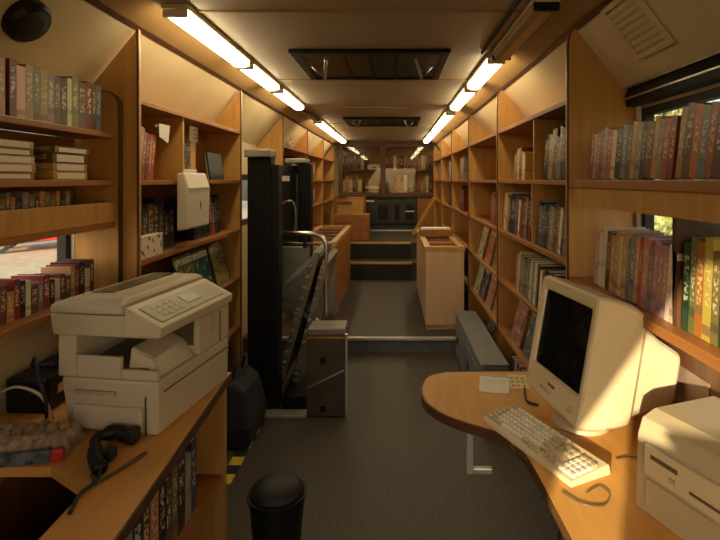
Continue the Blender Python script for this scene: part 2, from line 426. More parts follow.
row(1, FR+.05, 1.10, 1.355, 1.1, 'before the dark window-shelf divider', 'tall books on the camera side of the dark divider', warm, t=(.024, .036), h=(.22, .26), lean=4,
    cols=['yellow', 'orange', 'dark green', 'olive', 'yellow', 'orange', 'olive', 'dark green', 'yellow'])
# right bay 1
row(1, FR+.05, 2.175, 2.58, 1.5, 'beside the arched right partition, top shelf', 'books on the top shelf beside the arched partition', dark, t=(.026, .042), h=(.20, .25), lean=14, cols=['black', 'dark blue', 'black', 'black', 'grey', 'olive', 'brown', 'tan', 'grey'])
row(1, FR+.05, 2.93, 3.22, 1.5, 'in the red and yellow top-right group', 'small red and yellow group on the top right shelf', dark, t=(.026, .042), h=(.15, .20), lean=8, cols=['yellow', 'white', 'brick red', 'dark red', 'brick red', 'cream', 'dark red'])
row(1, FR+.03, 2.17, 2.64, 1.16, 'beside the partition, second right shelf', 'books on the second right shelf beside the partition', dark, t=(.024, .036), h=(.21, .24), lean=14, cols=['violet', 'grey', 'dark blue', 'white', 'olive', 'brown', 'grey', 'pink', 'grey blue', 'black', 'dark green', 'teal'])
row(1, FR+.03, 2.75, 3.45, 1.16, 'past the divider, second right shelf', 'tall row past the divider on the second right shelf', dark, t=(.028, .044), h=(.22, .26), lean=14, cols=['brown', 'black', 'grey', 'dark red', 'brown', 'dark red', 'white', 'violet', 'grey blue', 'black', 'dark blue', 'black', 'black', 'olive', 'tan', 'cream', 'white', 'brick red'])
row(1, FR+.03, 2.16, 2.60, .83, 'in the black group beside the monitor', 'black and red books beside the monitor', dark, t=(.03, .045), h=(.20, .23), lean=14, cols=['black', 'brick red', 'white', 'black', 'black', 'grey', 'black', 'cream', 'dark green'])
row(1, FR+.03, 2.625, 3.10, .83, 'of the striped pastel third-shelf row', 'striped pastel row on the third right shelf', dark, t=(.022, .036), h=(.22, .25), lean=14, cols=['brown', 'white', 'pink', 'grey', 'white', 'teal', 'grey', 'dark green', 'olive', 'grey blue', 'grey'])
for k, (y, c, nme) in enumerate(((2.80, 'grey blue', 'grey blue magazine facing out just left of the monitor'), (3.10, 'pink', 'pink patterned magazine facing out beside the grey blue one'),)):
    faceout(1, FR+.03, y, .49, .22, .30, c, nme, 'magazines facing out left of the monitor')
row(1, FR+.03, 2.90, 3.25, .15, 'on the lowest shelf behind the desk', 'books on the lowest right shelf behind the desk', dark, t=(.03, .045), h=(.22, .25), lean=12, cols=['black', 'white', 'dark blue', 'pink', 'black', 'white', 'grey blue', 'dark green'])
# right bay 2
o = thing('card_box', 'small white box on the top shelf beyond the second right partition', 'box', (FR+.05, 3.56, 1.501))
box(0, .09, 0, .16, 0, .05).done('body', WHITE, o, bev=.003); box(-.003, 0, .02, .06, .012, .04).done('label', RED, o)
row(1, FR+.03, 3.555, 3.92, 1.16, 'beyond the second right partition', 'red books on the second shelf beyond the second right partition', dark, n=8, t=(.03, .045), h=(.22, .25), lean=10, cols=['dark red', 'brick red', 'dark red', 'brown', 'dark red', 'pink'])
for y, z, c, nme in ((3.72, .83, 'olive', 'olive magazine facing out on the third shelf near the second right partition'), (4.02, .83, 'orange', 'orange magazine facing out on the third shelf beyond the olive one'),
                     (3.7, .49, 'tan', 'tan magazine facing out above the near part of the grey box'), (3.98, .49, 'pink', 'pink magazine facing out above the grey box'),
                     (4.28, .49, 'violet', 'violet magazine facing out above the far part of the grey box'), (4.55, .49, 'white', 'white leaflet facing out beside the violet magazine'),
                     (4.36, .83, 'cream', 'cream magazine facing out farthest along the third right shelf'), (3.74, .15, 'brick red', 'brick red magazine low down behind the grey box'), (4.04, .15, 'grey', 'grey magazine low down behind the grey box')):
    if z > .2 or y < 4.1: faceout(1, FR+.03, y, z, .21, .28, c, nme, 'magazines facing out above the grey box')
# right bays further back
for i, z, nb, cl in ((2, 1.5, 'top shelf, third right bookcase', 0), (2, 1.16, 'middle shelf, third right bookcase', 3), (3, 1.5, 'top shelf, fourth right bookcase', 1), (3, 1.16, 'middle shelf, fourth right bookcase', 2), (4, 1.5, 'top shelf, last right bookcase', 4)):
    cc = [['grey', 'dark red', 'white', 'brown'], ['grey blue', 'grey', 'white', 'black'], ['black', 'dark green', 'dark red', 'black'], ['dark red', 'brick red', 'brown', 'black'], ['brown', 'tan', 'dark red', 'grey']][cl]
    row(1, FR+.03, BAYS[i]+.55 if i == 2 else BAYS[i]+.3, BAYS[i]+1.3, z, nb, 'books on the ' + nb.replace(',', ' of the'), dark, n=6, t=(.035, .06), h=(.22, .27), lean=10, pages=False, cols=cc)
# left near shelf
xs = WL+.16
row(-1, xs, 1.50, 1.995, 1.69, 'top shelf over the copier', 'upright books on the top shelf over the copier', warm, t=(.022, .042), h=(.16, .18), d=.12, cols=['brown', 'cream', 'tan', 'olive', 'tan', 'grey', 'brown', 'black', 'cream', 'olive', 'brown', 'dark red', 'brown', 'grey blue', 'grey', 'tan', 'olive'])
row(-1, xs, 1.24, 1.49, 1.69, 'top left shelf, nearest the camera', 'upright books at the near end of the top left shelf', warm, t=(.03, .045), h=(.15, .18), d=.12, cols=['tan', 'brown', 'olive', 'cream', 'dark red', 'grey'])
def stack(x, y, z, w, d, n, cols, where, group, hgt=(.022, .034)):
    for k in range(n):
        h = rnd.uniform(*hgt); col = cols[k % len(cols)]
        pos = 'lowest' if k == 0 else 'topmost' if k == n-1 else ORD[k] + ' from the bottom'
        t = thing('cassette_box', '%s cassette box, %s in the %s' % (col, pos, where), 'cassette box', (x+rnd.uniform(-.006, .0), y+rnd.uniform(-.006, .006), z), (0, 0, 0), group)
        o = box(-d, 0, 0, w, 0, h).done('case', COVER, t, bev=.002); o.color = (*PAL[col], 1)
        box(0, .0012, .02, w-.02, .004, h-.004).done('spine_label', PAPER, t)
        z += h + .0006
stack(xs, 1.42, 1.50, .19, .10, 5, ['orange', 'tan', 'cream', 'olive', 'yellow'], 'tall pile on the middle left shelf', 'cassette boxes piled on the middle left shelf')
stack(xs, 1.70, 1.50, .19, .10, 4, ['yellow', 'tan', 'brown', 'olive'], 'pile nearer the partition, middle left shelf', 'cassette boxes piled nearer the partition')
stack(xs, 1.17, 1.50, .19, .10, 4, ['cream', 'grey', 'tan', 'brown'], 'pile farthest left on the middle shelf', 'cassette boxes piled farthest left')
row(-1, xs-.035, 1.50, 1.85, 1.33, 'behind the pine lip', 'small books behind the pine lip', warm, t=(.018, .03), h=(.11, .135), d=.10, cols=['olive', 'olive', 'orange', 'black', 'grey', 'olive', 'brown', 'tan'])
row(-1, xs-.03, 1.50, 2.0, 1.06, 'on the ledge behind the copier', 'small books on the window ledge behind the copier', dark, t=(.022, .034), h=(.09, .13), d=.11, cols=['brown', 'tan', 'dark red', 'black', 'cream', 'brown', 'grey', 'dark red', 'black', 'cream', 'brown'])
row(-1, xs-.03, 1.32, 1.49, 1.06, 'window ledge end nearest the camera', 'small books at the near end of the window ledge', dark, t=(.026, .036), h=(.09, .13), d=.11, cols=['brown', 'tan', 'dark red', 'black'])
# left bay between copier and lift
row(-1, FL-.04, 2.12, 2.42, 1.5, 'of the leaning red group', 'leaning red group beside the left partition', warm, n=6, t=(.018, .03), h=(.20, .24), lean=10, cols=['grey', 'tan', 'brick red', 'dark red', 'orange', 'brick red', 'cream', 'tan'])
faceout(-1, FL-.10, 2.87, 1.5, .16, .21, 'grey', 'grey magazine standing under the pinned note on the top left shelf', None, 10)
t = thing('folder', 'dark blue folder standing on the top shelf beside the lift', 'folder', (FL-.06, 3.06, 1.5+.002), (R(-8), 0, math.pi/2))
box(0, .24, 0, .012, 0, .17).done('cover', plain('folder_blue', (.02, .03, .05), .4), t); box(.004, .235, .012, .018, .004, .165).done('papers', PAGES, t)
t = thing('paper_note', 'white paper note stuck above the leaning red books', 'note', (FL-.02, 2.30, 1.70), (0, R(-3), math.pi/2))
M().hexa([(0, 0, 0), (.09, 0, -.03), (.09, .002, -.03), (0, .002, 0), (0, 0, .06), (.11, 0, .055), (.11, .002, .055), (0, .002, .06)]).done('sheet', PAPER, t)
box(.001, .10, .002, .02, .045, .056).done('fold', PAPER, t)
t = thing('paper_note', 'white paper note with small print on the divider above the grey magazine', 'note', (FL-.085, 2.80, 1.72), (0, 0, math.pi/2))
box(0, .115, 0, .002, 0, .085).done('sheet', PAPER, t)
m = M()
for a in range(3):
    for b in range(3): m.box(.055+.017*a, .066+.017*a, -.0006, 0, .012+.024*b, .026+.024*b)
m.done('print', plain('print_grey', (.35, .28, .18), .7), t)
box(.02, .09, .002, .006, -.2195, 0).done('stand', PINE, t)
t = thing('carton', 'small cream carton on the top left shelf beside the divider', 'carton', (FL-.05, 2.60, 1.501), (0, 0, math.pi/2))
box(0, .22, 0, .12, 0, .058).done('body', WHITE, t, bev=.004); box(.01, .21, -.001, .0, .01, .04).done('label', plain('label_cream', (.62, .50, .28), .6), t)
# row under it
row(-1, FL-.06, 2.12, 2.55, 1.16, 'in the dark row behind the spotted box', 'dark row behind the spotted box', dark, n=8, t=(.04, .06), h=(.20, .27), d=.13, cols=['black', 'dark green', 'black', 'brown', 'black', 'dark blue', 'black'])
row(-1, FL-.06, 2.80, 3.3, 1.16, 'in the dark row beside the lift', 'dark row beside the lift', dark, n=9, t=(.035, .055), h=(.18, .25), lean=-6, cols=['black', 'dark blue', 'black', 'dark green', 'black', 'dark red', 'brick red', 'dark blue', 'black'])
t = thing('spotted_box', 'cream box with brown spots at the left partition', 'box', (FL-.012, 2.115, 1.161), (0, 0, math.pi/2))
def spots():
    m, nt, b = nm('spotted_card'); v = nt.nodes.new('ShaderNodeTexVoronoi'); v.inputs['Scale'].default_value = 34
    tc = nt.nodes.new('ShaderNodeTexCoord'); nt.links.new(tc.outputs['Object'], v.inputs['Vector'])
    r = nt.nodes.new('ShaderNodeValToRGB'); r.color_ramp.elements[0].position = .28; r.color_ramp.elements[1].position = .34
    r.color_ramp.elements[0].color = (.20, .11, .05, 1); r.color_ramp.elements[1].color = (.74, .66, .5, 1)
    nt.links.new(v.outputs['Distance'], r.inputs['Fac']); nt.links.new(r.outputs['Color'], b.inputs['Base Color']); b.inputs['Roughness'].default_value = .6
    return m
SPOT = spots()
box(0, .20, 0, .04, 0, .085).done('body', SPOT, t, bev=.003); box(0, .20, -.001, .041, .0852, .095).done('lid', SPOT, t)
for y, c, nme in ((2.72, 'olive', 'olive magazine facing out on the shelf below the white wall box'), (2.95, 'teal', 'teal magazine facing out between the olive and tan ones'), (3.22, 'tan', 'tan magazine facing out beside the black lift post')):
    faceout(-1, FL-.03, y, .83, .22, .27, c, nme, 'magazines facing out above the copier panel')
row(-1, FL-.03, 2.95, 3.40, .49, 'low between copier and lift', 'thin books low down between copier and lift', dark, n=8, t=(.03, .045), h=(.23, .27), cols=['brown', 'grey', 'dark red', 'tan', 'black', 'brown'])
row(-1, FL-.03, 3.1, 3.38, .15, 'bottom shelf between copier and lift', 'books on the bottom shelf between copier and lift', dark, n=5, t=(.04, .055), h=(.22, .26), cols=['dark green', 'black', 'dark blue', 'black'])
def plastic_bag(x, y, z, r, label, seed):
    q = random.Random(seed); t = thing('plastic_bag', label, 'bag', (x, y, z)); rings = []
    for k in range(6):
        u = k/5; rad = r*(.55+.6*math.sin(math.pi*min(1, u+.12)))*(1 if k < 5 else .5)
        rings.append([(rad*q.uniform(.75, 1.1)*math.cos(2*math.pi*i/12), rad*q.uniform(.75, 1.1)*1.2*math.sin(2*math.pi*i/12), u*r*1.5+.001) for i in range(12)])
    M().loft(rings).done('body', plain('shiny_film', (.70, .58, .36), .15, var=.3, scale=30), t)
    M().tube([(0, 0, r*1.45), (.01, .0, r*1.75), (.03, .01, r*1.95)], [r*.18, r*.1, r*.22], 7).done('knot', PAPER, t)
plastic_bag(-1.17, 5.15, 1.8405, .055, 'shiny plastic bag on top of the bookcase just past the lift', 3)
plastic_bag(-1.165, 5.55, 1.8405, .06, 'crumpled shiny bag behind the first one on the same bookcase top', 5)
# left bays further back
for i, z, nb in ((2, 1.5, 'top shelf, first bookcase past the lift'), (2, 1.16, 'middle shelf, first bookcase past the lift'), (3, 1.5, 'top shelf, second bookcase past the lift'), (3, 1.16, 'middle shelf, second bookcase past the lift')):
    row(-1, FL-.03, BAYS[i]+.55, BAYS[i]+1.35, z, nb, 'books on the ' + nb.replace(',', ' of the'), dark, n=5, t=(.035, .06), h=(.20, .26), lean=-8, pages=False, cols=['brown', 'grey', 'dark red', 'tan', 'black', 'cream'])

# ---------------------------------------------------------------- back cabinet
def back_cabinet():
    x0, x1, yf, yb, z0, z1 = -.98, .80, 9.003, 9.295, 1.20, 2.17
    t = thing('glazed_cabinet', 'dark wooden glazed cabinet full of books across the back of the bus', 'cabinet', (0, 0, 0))
    m = M().box(x0, x1, yf, yb, z0, z0+.05).box(x0, x1, yf, yb, z1-.05, z1).box(x0, x0+.05, yf, yb, z0+.05, z1-.05).box(x1-.05, x1, yf, yb, z0+.05, z1-.05)
    m.done('case', DARKWOOD, t, bev=.004)
    box(x0+.05, x1-.05, yb-.012, yb, z0+.05, z1-.05).done('back_panel', PINE_B, t)
    xm = -.18
    box(xm-.025, xm+.025, yf, yb-.0125, z0+.05, z1-.05).done('divider', DARKWOOD, t)
    for a, b in ((x0+.05, xm-.025), (xm+.025, x1-.05)):
        box(a, b, yf+.03, yb-.0125, 1.66, 1.69).done('shelf', DARKWOOD, t)
        dr = M().box(a, a+.022, yf+.002, yf+.02, z0+.05, z1-.05).box(b-.022, b, yf+.002, yf+.02, z0+.05, z1-.05).box(a+.022, b-.022, yf+.002, yf+.02, z0+.05, z0+.075).box(a+.022, b-.022, yf+.002, yf+.02, z1-.075, z1-.05)
        d = dr.done('door', DARKWOOD, t)
        box(a+.02, b-.02, yf+.009, yf+.013, z0+.07, z1-.07).done('pane', GLASSD, d)
    def brow(xa, xb, z, n, cols, where, h=(.18, .26)):
        x = xa; i = 0
        while i < n:
            w = rnd.uniform(.04, .075)
            if x+w > xb: break
            col = cols[i % len(cols)]
            book('%s book, %s from the left, %s' % (col, ORD[i], where), col, w, .14, rnd.uniform(*h), (x, yf+.06, z), (0, 0, 0), 'books ' + where, pages=False)
            x += w+.003; i += 1
    brow(x0+.06, -.50, 1.69, 13, ['black', 'black', 'dark blue', 'black', 'brown', 'black', 'grey'], 'in the upper left of the back cabinet', (.24, .30))
    brow(xm+.04, x1-.06, 1.69, 22, ['brown', 'dark red', 'brown', 'cream', 'dark red', 'black', 'brick red', 'brown'], 'in the upper right of the back cabinet', (.22, .30))
    brow(x0+.06, -.53, z0+.0505, 12, ['yellow', 'tan', 'white', 'brown', 'olive', 'cream', 'tan'], 'in the lower left of the back cabinet', (.24, .34))
    brow(xm+.04, x1-.06, z0+.0505, 22, ['grey', 'olive', 'dark red', 'brick red', 'yellow', 'tan', 'white', 'dark red'], 'in the lower right of the back cabinet', (.22, .34))
    b = thing('card_box', 'cream box alone on the upper shelf of the glazed back cabinet', 'box', (-.46, yf+.06, 1.691))
    box(0, .22, 0, .15, 0, .09).done('body', WHITE, b, bev=.004); box(.08, .16, -.002, 0, .03, .05).done('label', BLKPL, b)
    for k in range(3):
        b = box(0, .26, 0, .16, 0, .045).done('book', COVER, loc=(-.5, yf+.06, z0+.051+k*.046)); b.color = (*PAL[['tan', 'brown', 'cream'][k]], 1)
        tag(b, '%s book lying %s in the flat pile inside the back cabinet' % (['tan', 'brown', 'cream'][k], ['lowest', 'in the middle', 'on top'][k]), 'book', 'flat pile inside the back cabinet')
    struct(box(WL, WR, 9.0, 9.29, 2.172, 2.198).done('trim_17', DARKWOOD))
back_cabinet()
def rear_gear():
    z = .593; yf = 8.9
    t = thing('equipment_cabinet', 'dark grey equipment cabinet under the glazed back cabinet', 'cabinet', (0, 0, z))
    box(-.72, .42, yf+.02, 9.28, 0, .56).done('case', plain('charcoal_paint', (.028, .03, .034), .4), t, bev=.006)
    box(-.70, .40, yf, yf+.02, .10, .13).done('rail', BLKPL, t)
    for a, b in ((-.30, -.06), (.0, .14), (.20, .40)):
        d = box(a, b, yf, yf+.02, .15, .52).done('door', plain('dark_panel', (.02, .021, .024), .3), t, bev=.004)
        box(a+.03, b-.03, yf-.004, yf, .2, .47).done('inset', BLKPL, d)
    box(.22, .38, yf-.008, yf, .34, .36).done('handle', ALU, t); box(-.5, .4, yf-.01, yf+.02, .0, .02).done('kick_strip', ALU, t)
    box(-.70, -.34, yf-.06, yf+.02, .52, .545).done('lit_shelf_edge', WHITE, t, bev=.004)
rear_gear()
for a, b, nme in ((.43, .99, 'wooden cupboard at the right of the dark equipment cabinet'), (-1.29, -.73, 'wooden cupboard at the left of the dark equipment cabinet')):
    t = thing('cupboard', nme, 'cupboard', (a, 9.05, .593)); box(0, b-a, .0, .23, 0, .60).done('carcass', PINE_D, t, bev=.003)
    box(.03, b-a-.03, -.016, 0, .04, .57).done('door', PINE_D, t, bev=.003)
def card_cabinet(x0, x1, y0, y1, z0, z1, rows, cols, label):
    t = thing('card_cabinet', label, 'cabinet', (x0, y0, z0)); w, d, h = x1-x0, y1-y0, z1-z0
    box(0, w, .012, d, 0, h).done('carcass', PINE_D, t, bev=.003)
    for r in range(rows):
        for c in range(cols):
            a, b = w*c/cols+.008, w*(c+1)/cols-.008; p, q = h*r/rows+.01, h*(r+1)/rows-.01
            dr = box(a, b, 0, .012, p, q).done('drawer', PINE_D, t, bev=.002)
            M().lathe([(.008, 0), (.011, .006), (.001, .012)], mt=Matrix.Translation(((a+b)/2, 0, (p+q)/2)) @ Matrix.Rotation(math.pi/2, 4, 'X'), n=10).done('knob', DARKWOOD, dr)
card_cabinet(-.88, -.36, 7.5, 7.85, .593, .98, 3, 2, 'brown wooden drawer cabinet standing on the top step')
t = thing('open_carton', 'open brown cardboard box on the wooden drawer cabinet', 'carton', (-.84, 7.55, .98))
m = M().box(0, .22, 0, .24, 0, .006).box(0, .006, 0, .24, .006, .15).box(.214, .22, 0, .24, .006, .15).box(.006, .214, 0, .006, .006, .15).box(.006, .214, .234, .24, .006, .15)
m.done('body', CARD, t); M().hexa([(0, 0, .15), (.22, 0, .15), (.22, -.05, .20), (0, -.05, .20), (0, .003, .153), (.22, .003, .153), (.22, -.047, .203), (0, -.047, .203)]).done('flap', CARD, t)
t = thing('cabinet', 'plain brown wooden cabinet behind the drawer cabinet', 'cabinet', (-.76, 8.1, .593))
box(0, .30, 0, .5, 0, .62).done('carcass', PINE_D, t, bev=.004); box(.02, .28, -.014, 0, .03, .59).done('door', PINE, t, bev=.003); box(.25, .262, -.026, -.014, .28, .36).done('handle', DARKWOOD, t)
t = thing('leaning_board', 'pale wooden board leaning diagonally by the last right bookcase', 'board', (.30, 8.3, .593))
M().hexa([(0, .0, 0), (.06, 0, 0), (.06, .03, 0), (0, .03, 0), (.36, .0, .62), (.42, 0, .62), (.42, .03, .62), (.36, .03, .62)]).done('plank', PINE, t)

# ---------------------------------------------------------------- counters
def counter(x0, x1, y0, y1, zt, zb, front, side_m, label, inner):
    t = thing('counter', label, 'counter', ((x0+x1)/2, y0, zb)); w = (x1-x0)/2; L = y1-y0; h = zt-zb
    box(-w+.01, w-.01, .012, L, .045, h-.05).done('carcass', side_m, t)
    box(-w+.01, w-.01, 0, .012, .045, h-.05).done('front_panel', front, t, bev=.002)
    box(-w+.02, w-.02, .02, L, 0, .045).done('plinth', front, t)
    m = M().box(-w, -w+.06, 0, L, h-.05, h).box(w-.06, w, 0, L, h-.05, h).box(-w+.06, w-.06, 0, .05, h-.05, h).box(-w+.06, w-.06, L-.05, L, h-.05, h)
    m.done('rim', PINE, t, bev=.003)
    box(-w+.0602, w-.0602, .0502, L-.0502, h-.0499, h-.035).done('tray_floor', inner, t)
    for k in range(1, 5): box(-w+.061, w-.061, .05+(L-.1)*k/5-.006, .05+(L-.1)*k/5+.006, h-.0349, h-.008).done('tray_divider', PINE_D, t)
    return t
counter(.29, .665, 4.6, 6.3, .885, .12, PALE, PALE, 'pale wood counter with a framed tray top on the window side', PINE_B)
counter(-1.0, -.565, 4.95, 6.75, .885, .12, GREYP, PINE_D, 'brown counter with a framed tray top behind the lift', DARKWOOD)
t = thing('card_tray', 'brown card tray standing on the pale counter', 'tray', (.36, 5.45, .85+.03)); 
m = M().box(0, .22, 0, .3, 0, .008).box(0, .008, 0, .3, .008, .07).box(.212, .22, 0, .3, .008, .07).box(.008, .212, 0, .008, .008, .07).box(.008, .212, .292, .3, .008, .07); m.done('case', PINE_D, t)
box(.012, .208, .02, .2, .0085, .085).done('cards', PAPER, t)
t.location.z = .886-.0  # stands on the counter's rim level
t.location.x = .295; t.scale = (1.6, 1, 1)
t = thing('doorstop', 'small black block on the platform at the foot of the pale counter', 'block', (.61, 4.5, .12))
M().lathe([(.018, 0), (.022, .005), (.020, .035), (.012, .042)], n=14).done('body', BLKPL, t); M().lathe([(.006, .042), (.006, .055)], n=10).done('stud', STEEL, t)
# grey wheel box
t = thing('wheel_box', 'grey blue metal box low along the right bookcases beside the step', 'box', (.54, 3.06, 0))
WB = plain('blue_grey_paint', (.22, .245, .29), .45, var=.08)
box(0, .172, 0, 1.268, 0, .36).done('body', WB, t, bev=.012)
box(-.003, .172, .0, 1.268, .361, .369).done('lid', plain('blue_grey_lid', (.19, .19, .19), .4), t, bev=.003)
for y in (.36, .92):
    d = box(-.006, 0, y-.22, y+.22, .06, .30).done('access_panel', WB, t, bev=.003); box(-.012, -.006, y+.12, y+.18, .15, .2).done('latch', BLKPL, d)

# ---------------------------------------------------------------- ceiling fittings
def hatch(y0, y1, label):
    t = thing('roof_hatch', label, 'hatch', (-.125, (y0+y1)/2, 2.2)); w = .435; L = (y1-y0)/2
    def ring(m, a, b, z0, z1, k):
        return m.box(-a, a, -b, -b+k, z0, z1).box(-a, a, b-k, b, z0, z1).box(-a, -a+k, -b+k, b-k, z0, z1).box(a-k, a, -b+k, b-k, z0, z1)
    ring(M(), w, L, -.022, 0, .05).done('frame', BLACK, t, bev=.006)
    box(-w+.05, w-.05, -L+.05, L-.05, -.012, -.002).done('lid', plain('hatch_lid', (.02, .02, .022), .35), t)
    for x in (-.14, 0, .14): box(x-.012, x+.012, -L+.05, L-.05, -.0185, -.0125).done('rib', BLACK, t)
    for s in (-1, 1):
        x = s*(w-.13)
        M().tube([(x-s*.05, -.20, -.02), (x+s*.0, .12, -.06), (x+s*.05, -.04, -.02)], .009).done('handle', STEEL, t, smooth=True)
hatch(2.66, 3.40, 'black roof hatch with steel handles, the nearer and larger one')
hatch(5.55, 6.35, 'black roof hatch far along the ceiling')
def lamp(x, y0, y1, label, lit=True):
    t = thing('ceiling_lamp', label, 'lamp', (x, (y0+y1)/2, 2.2), (0, 0, 0), 'fluorescent lamps along the ceiling'); L = (y1-y0)/2
    box(-.055, .055, -L, L, -.022, 0).done('housing', HOUS, t, bev=.004)
    for s in (-1, 1): box(-.05, .05, s*L-(.012 if s > 0 else 0), s*L+(.012 if s < 0 else 0), -.055, -.0225).done('end_cap', WHITE if lit else BLKPL, t, bev=.004)
    prof = [(-.045, -.0225), (-.040, -.048), (-.02, -.060), (.02, -.060), (.040, -.048), (.045, -.0225)]
    M().prism(prof, 'y', -L+.0125, L-.0125).done('diffuser', TUBE if lit else plain('dark_diffuser', (.30, .17, .06), .4), t)
xl, xr = -.865, .575
for x, sd, ss in ((xl, 'left', ((1.98, 2.86, 'nearest'), (2.92, 3.60, 'second'), (3.72, 4.60, 'third'), (5.75, 7.0, 'fourth'), (7.1, 8.7, 'farthest'))),
                  (xr, 'right', ((2.78, 3.56, 'nearest lit'), (3.70, 4.62, 'second lit'), (5.0, 6.8, 'third lit'), (7.0, 8.7, 'farthest lit')))):
    for a, b, w in ss: lamp(x, a, b, '%s glowing fluorescent lamp in the %s ceiling line' % (w, sd))
lamp(xr+.01, 1.90, 2.70, 'unlit brown lamp strip ahead of the right ceiling line', False)
t = thing('lamp_cable', 'black cable along the ceiling beside the unlit lamp strip', 'cable', (xr-.09, 2.72, 2.19)); M().tube([(0, 0, 0), (0, -.85, 0)], .008).done('sheath', RUBBER, t)
t = thing('lamp_cable', 'black cable looping between the third and fourth left lamps', 'cable', (xl, 4.6, 2.185)); M().tube(smooth_curve([(0, .03, 0), (-.03, .3, -.0), (.02, .6, .0), (.05, .9, -.01), (0, 1.13, .0)]), .01).done('sheath', RUBBER, t, smooth=True)
# vent on the right slope
slope = Vector((.24, 0, -.31)).normalized()
nrm = Vector((-slope.z, 0, slope.x)) * -1      # towards the room
mt = Matrix((( 0, slope.x, nrm.x, 0), (1, 0, 0, 0), (0, slope.z, nrm.z, 0), (0, 0, 0, 1)))
p0 = Vector((XC+.92, 0, 2.14)) + slope*.125 + nrm*.001
t = thing('ceiling_vent', 'square cream ventilation grille on the sloping ceiling above the window', 'vent', (p0.x, 1.73, p0.z))
t.matrix_basis = Matrix.Translation((p0.x, 1.735, p0.z)) @ mt
fr = M(); a = .115
for q in ((-a, a, -a, -a+.02), (-a, a, a-.02, a), (-a, -a+.02, -a+.02, a-.02), (a-.02, a, -a+.02, a-.02)): fr.box(*q, 0, .014)
fr.done('frame', CREAM, t, bev=.003); box(-a+.02, a-.02, -a+.02, a-.02, 0, .004).done('backing', BEIGE_D, t)
for k in range(7):
    y = -.078+k*.026
    sl = box(-a+.02, a-.02, y-.008, y+.006, .0042, .009).done('slat', CREAM, t)
# blind above window, black fitting at the top left
t = thing('roller_blind', 'dark rolled-up blind with a thin metal rail over the right window', 'blind', (WR, 0, 1.80))
M().prism([(-.055, .035), (-.045, .075), (-.018, .080), (-.003, .02), (-.003, 0), (-.05, 0)], 'y', .6, 2.06).done('cassette', BLACK, t, bev=.003)
box(-.060, -.056, .6, 2.055, .028, .034).done('rail', STEEL, t); box(-.056, -.046, .6, 2.055, .072, .08).done('upper_rail', STEELD, t)
t = thing('loudspeaker', 'round black loudspeaker on the sloping ceiling at the top left corner', 'speaker', (-1.165, 1.585, 2.01))
mt = Matrix.Rotation(R(128), 4, 'Y')
M().lathe([(.07, -.03), (.075, -.01), (.075, .02), (.06, .035)], n=24, mt=mt).done('body', BLKPL, t, smooth=False); M().lathe([(.055, .036), (.03, .042), (.002, .044)], n=20, mt=mt).done('grille', RUBBER, t)

# ---------------------------------------------------------------- white wall box
t = thing('paper_dispenser', 'white paper dispenser hanging on the left bookcase front', 'dispenser', (FL+.001, 2.43, 1.25))
m = M().loft([[(0, 0, 0), (.055, 0, .01), (.055, .29, .01), (0, .29, 0)], [(0, 0, .21), (.06, 0, .21), (.06, .29, .21), (0, .29, .21)], [(0, 0, .282), (.035, 0, .288), (.035, .29, .288), (0, .29, .282)]])
m.done('body', WHITE, t, bev=.01)
box(.0595, .0625, .01, .28, .206, .211).done('seam', BEIGE_D, t)
o = M().prism([(.152, .10), (.157, .10), (.159, .14), (.15, .14)], 'x', .0565, .0605).done('emblem', plain('emblem_brown', (.30, .17, .06), .5), t)

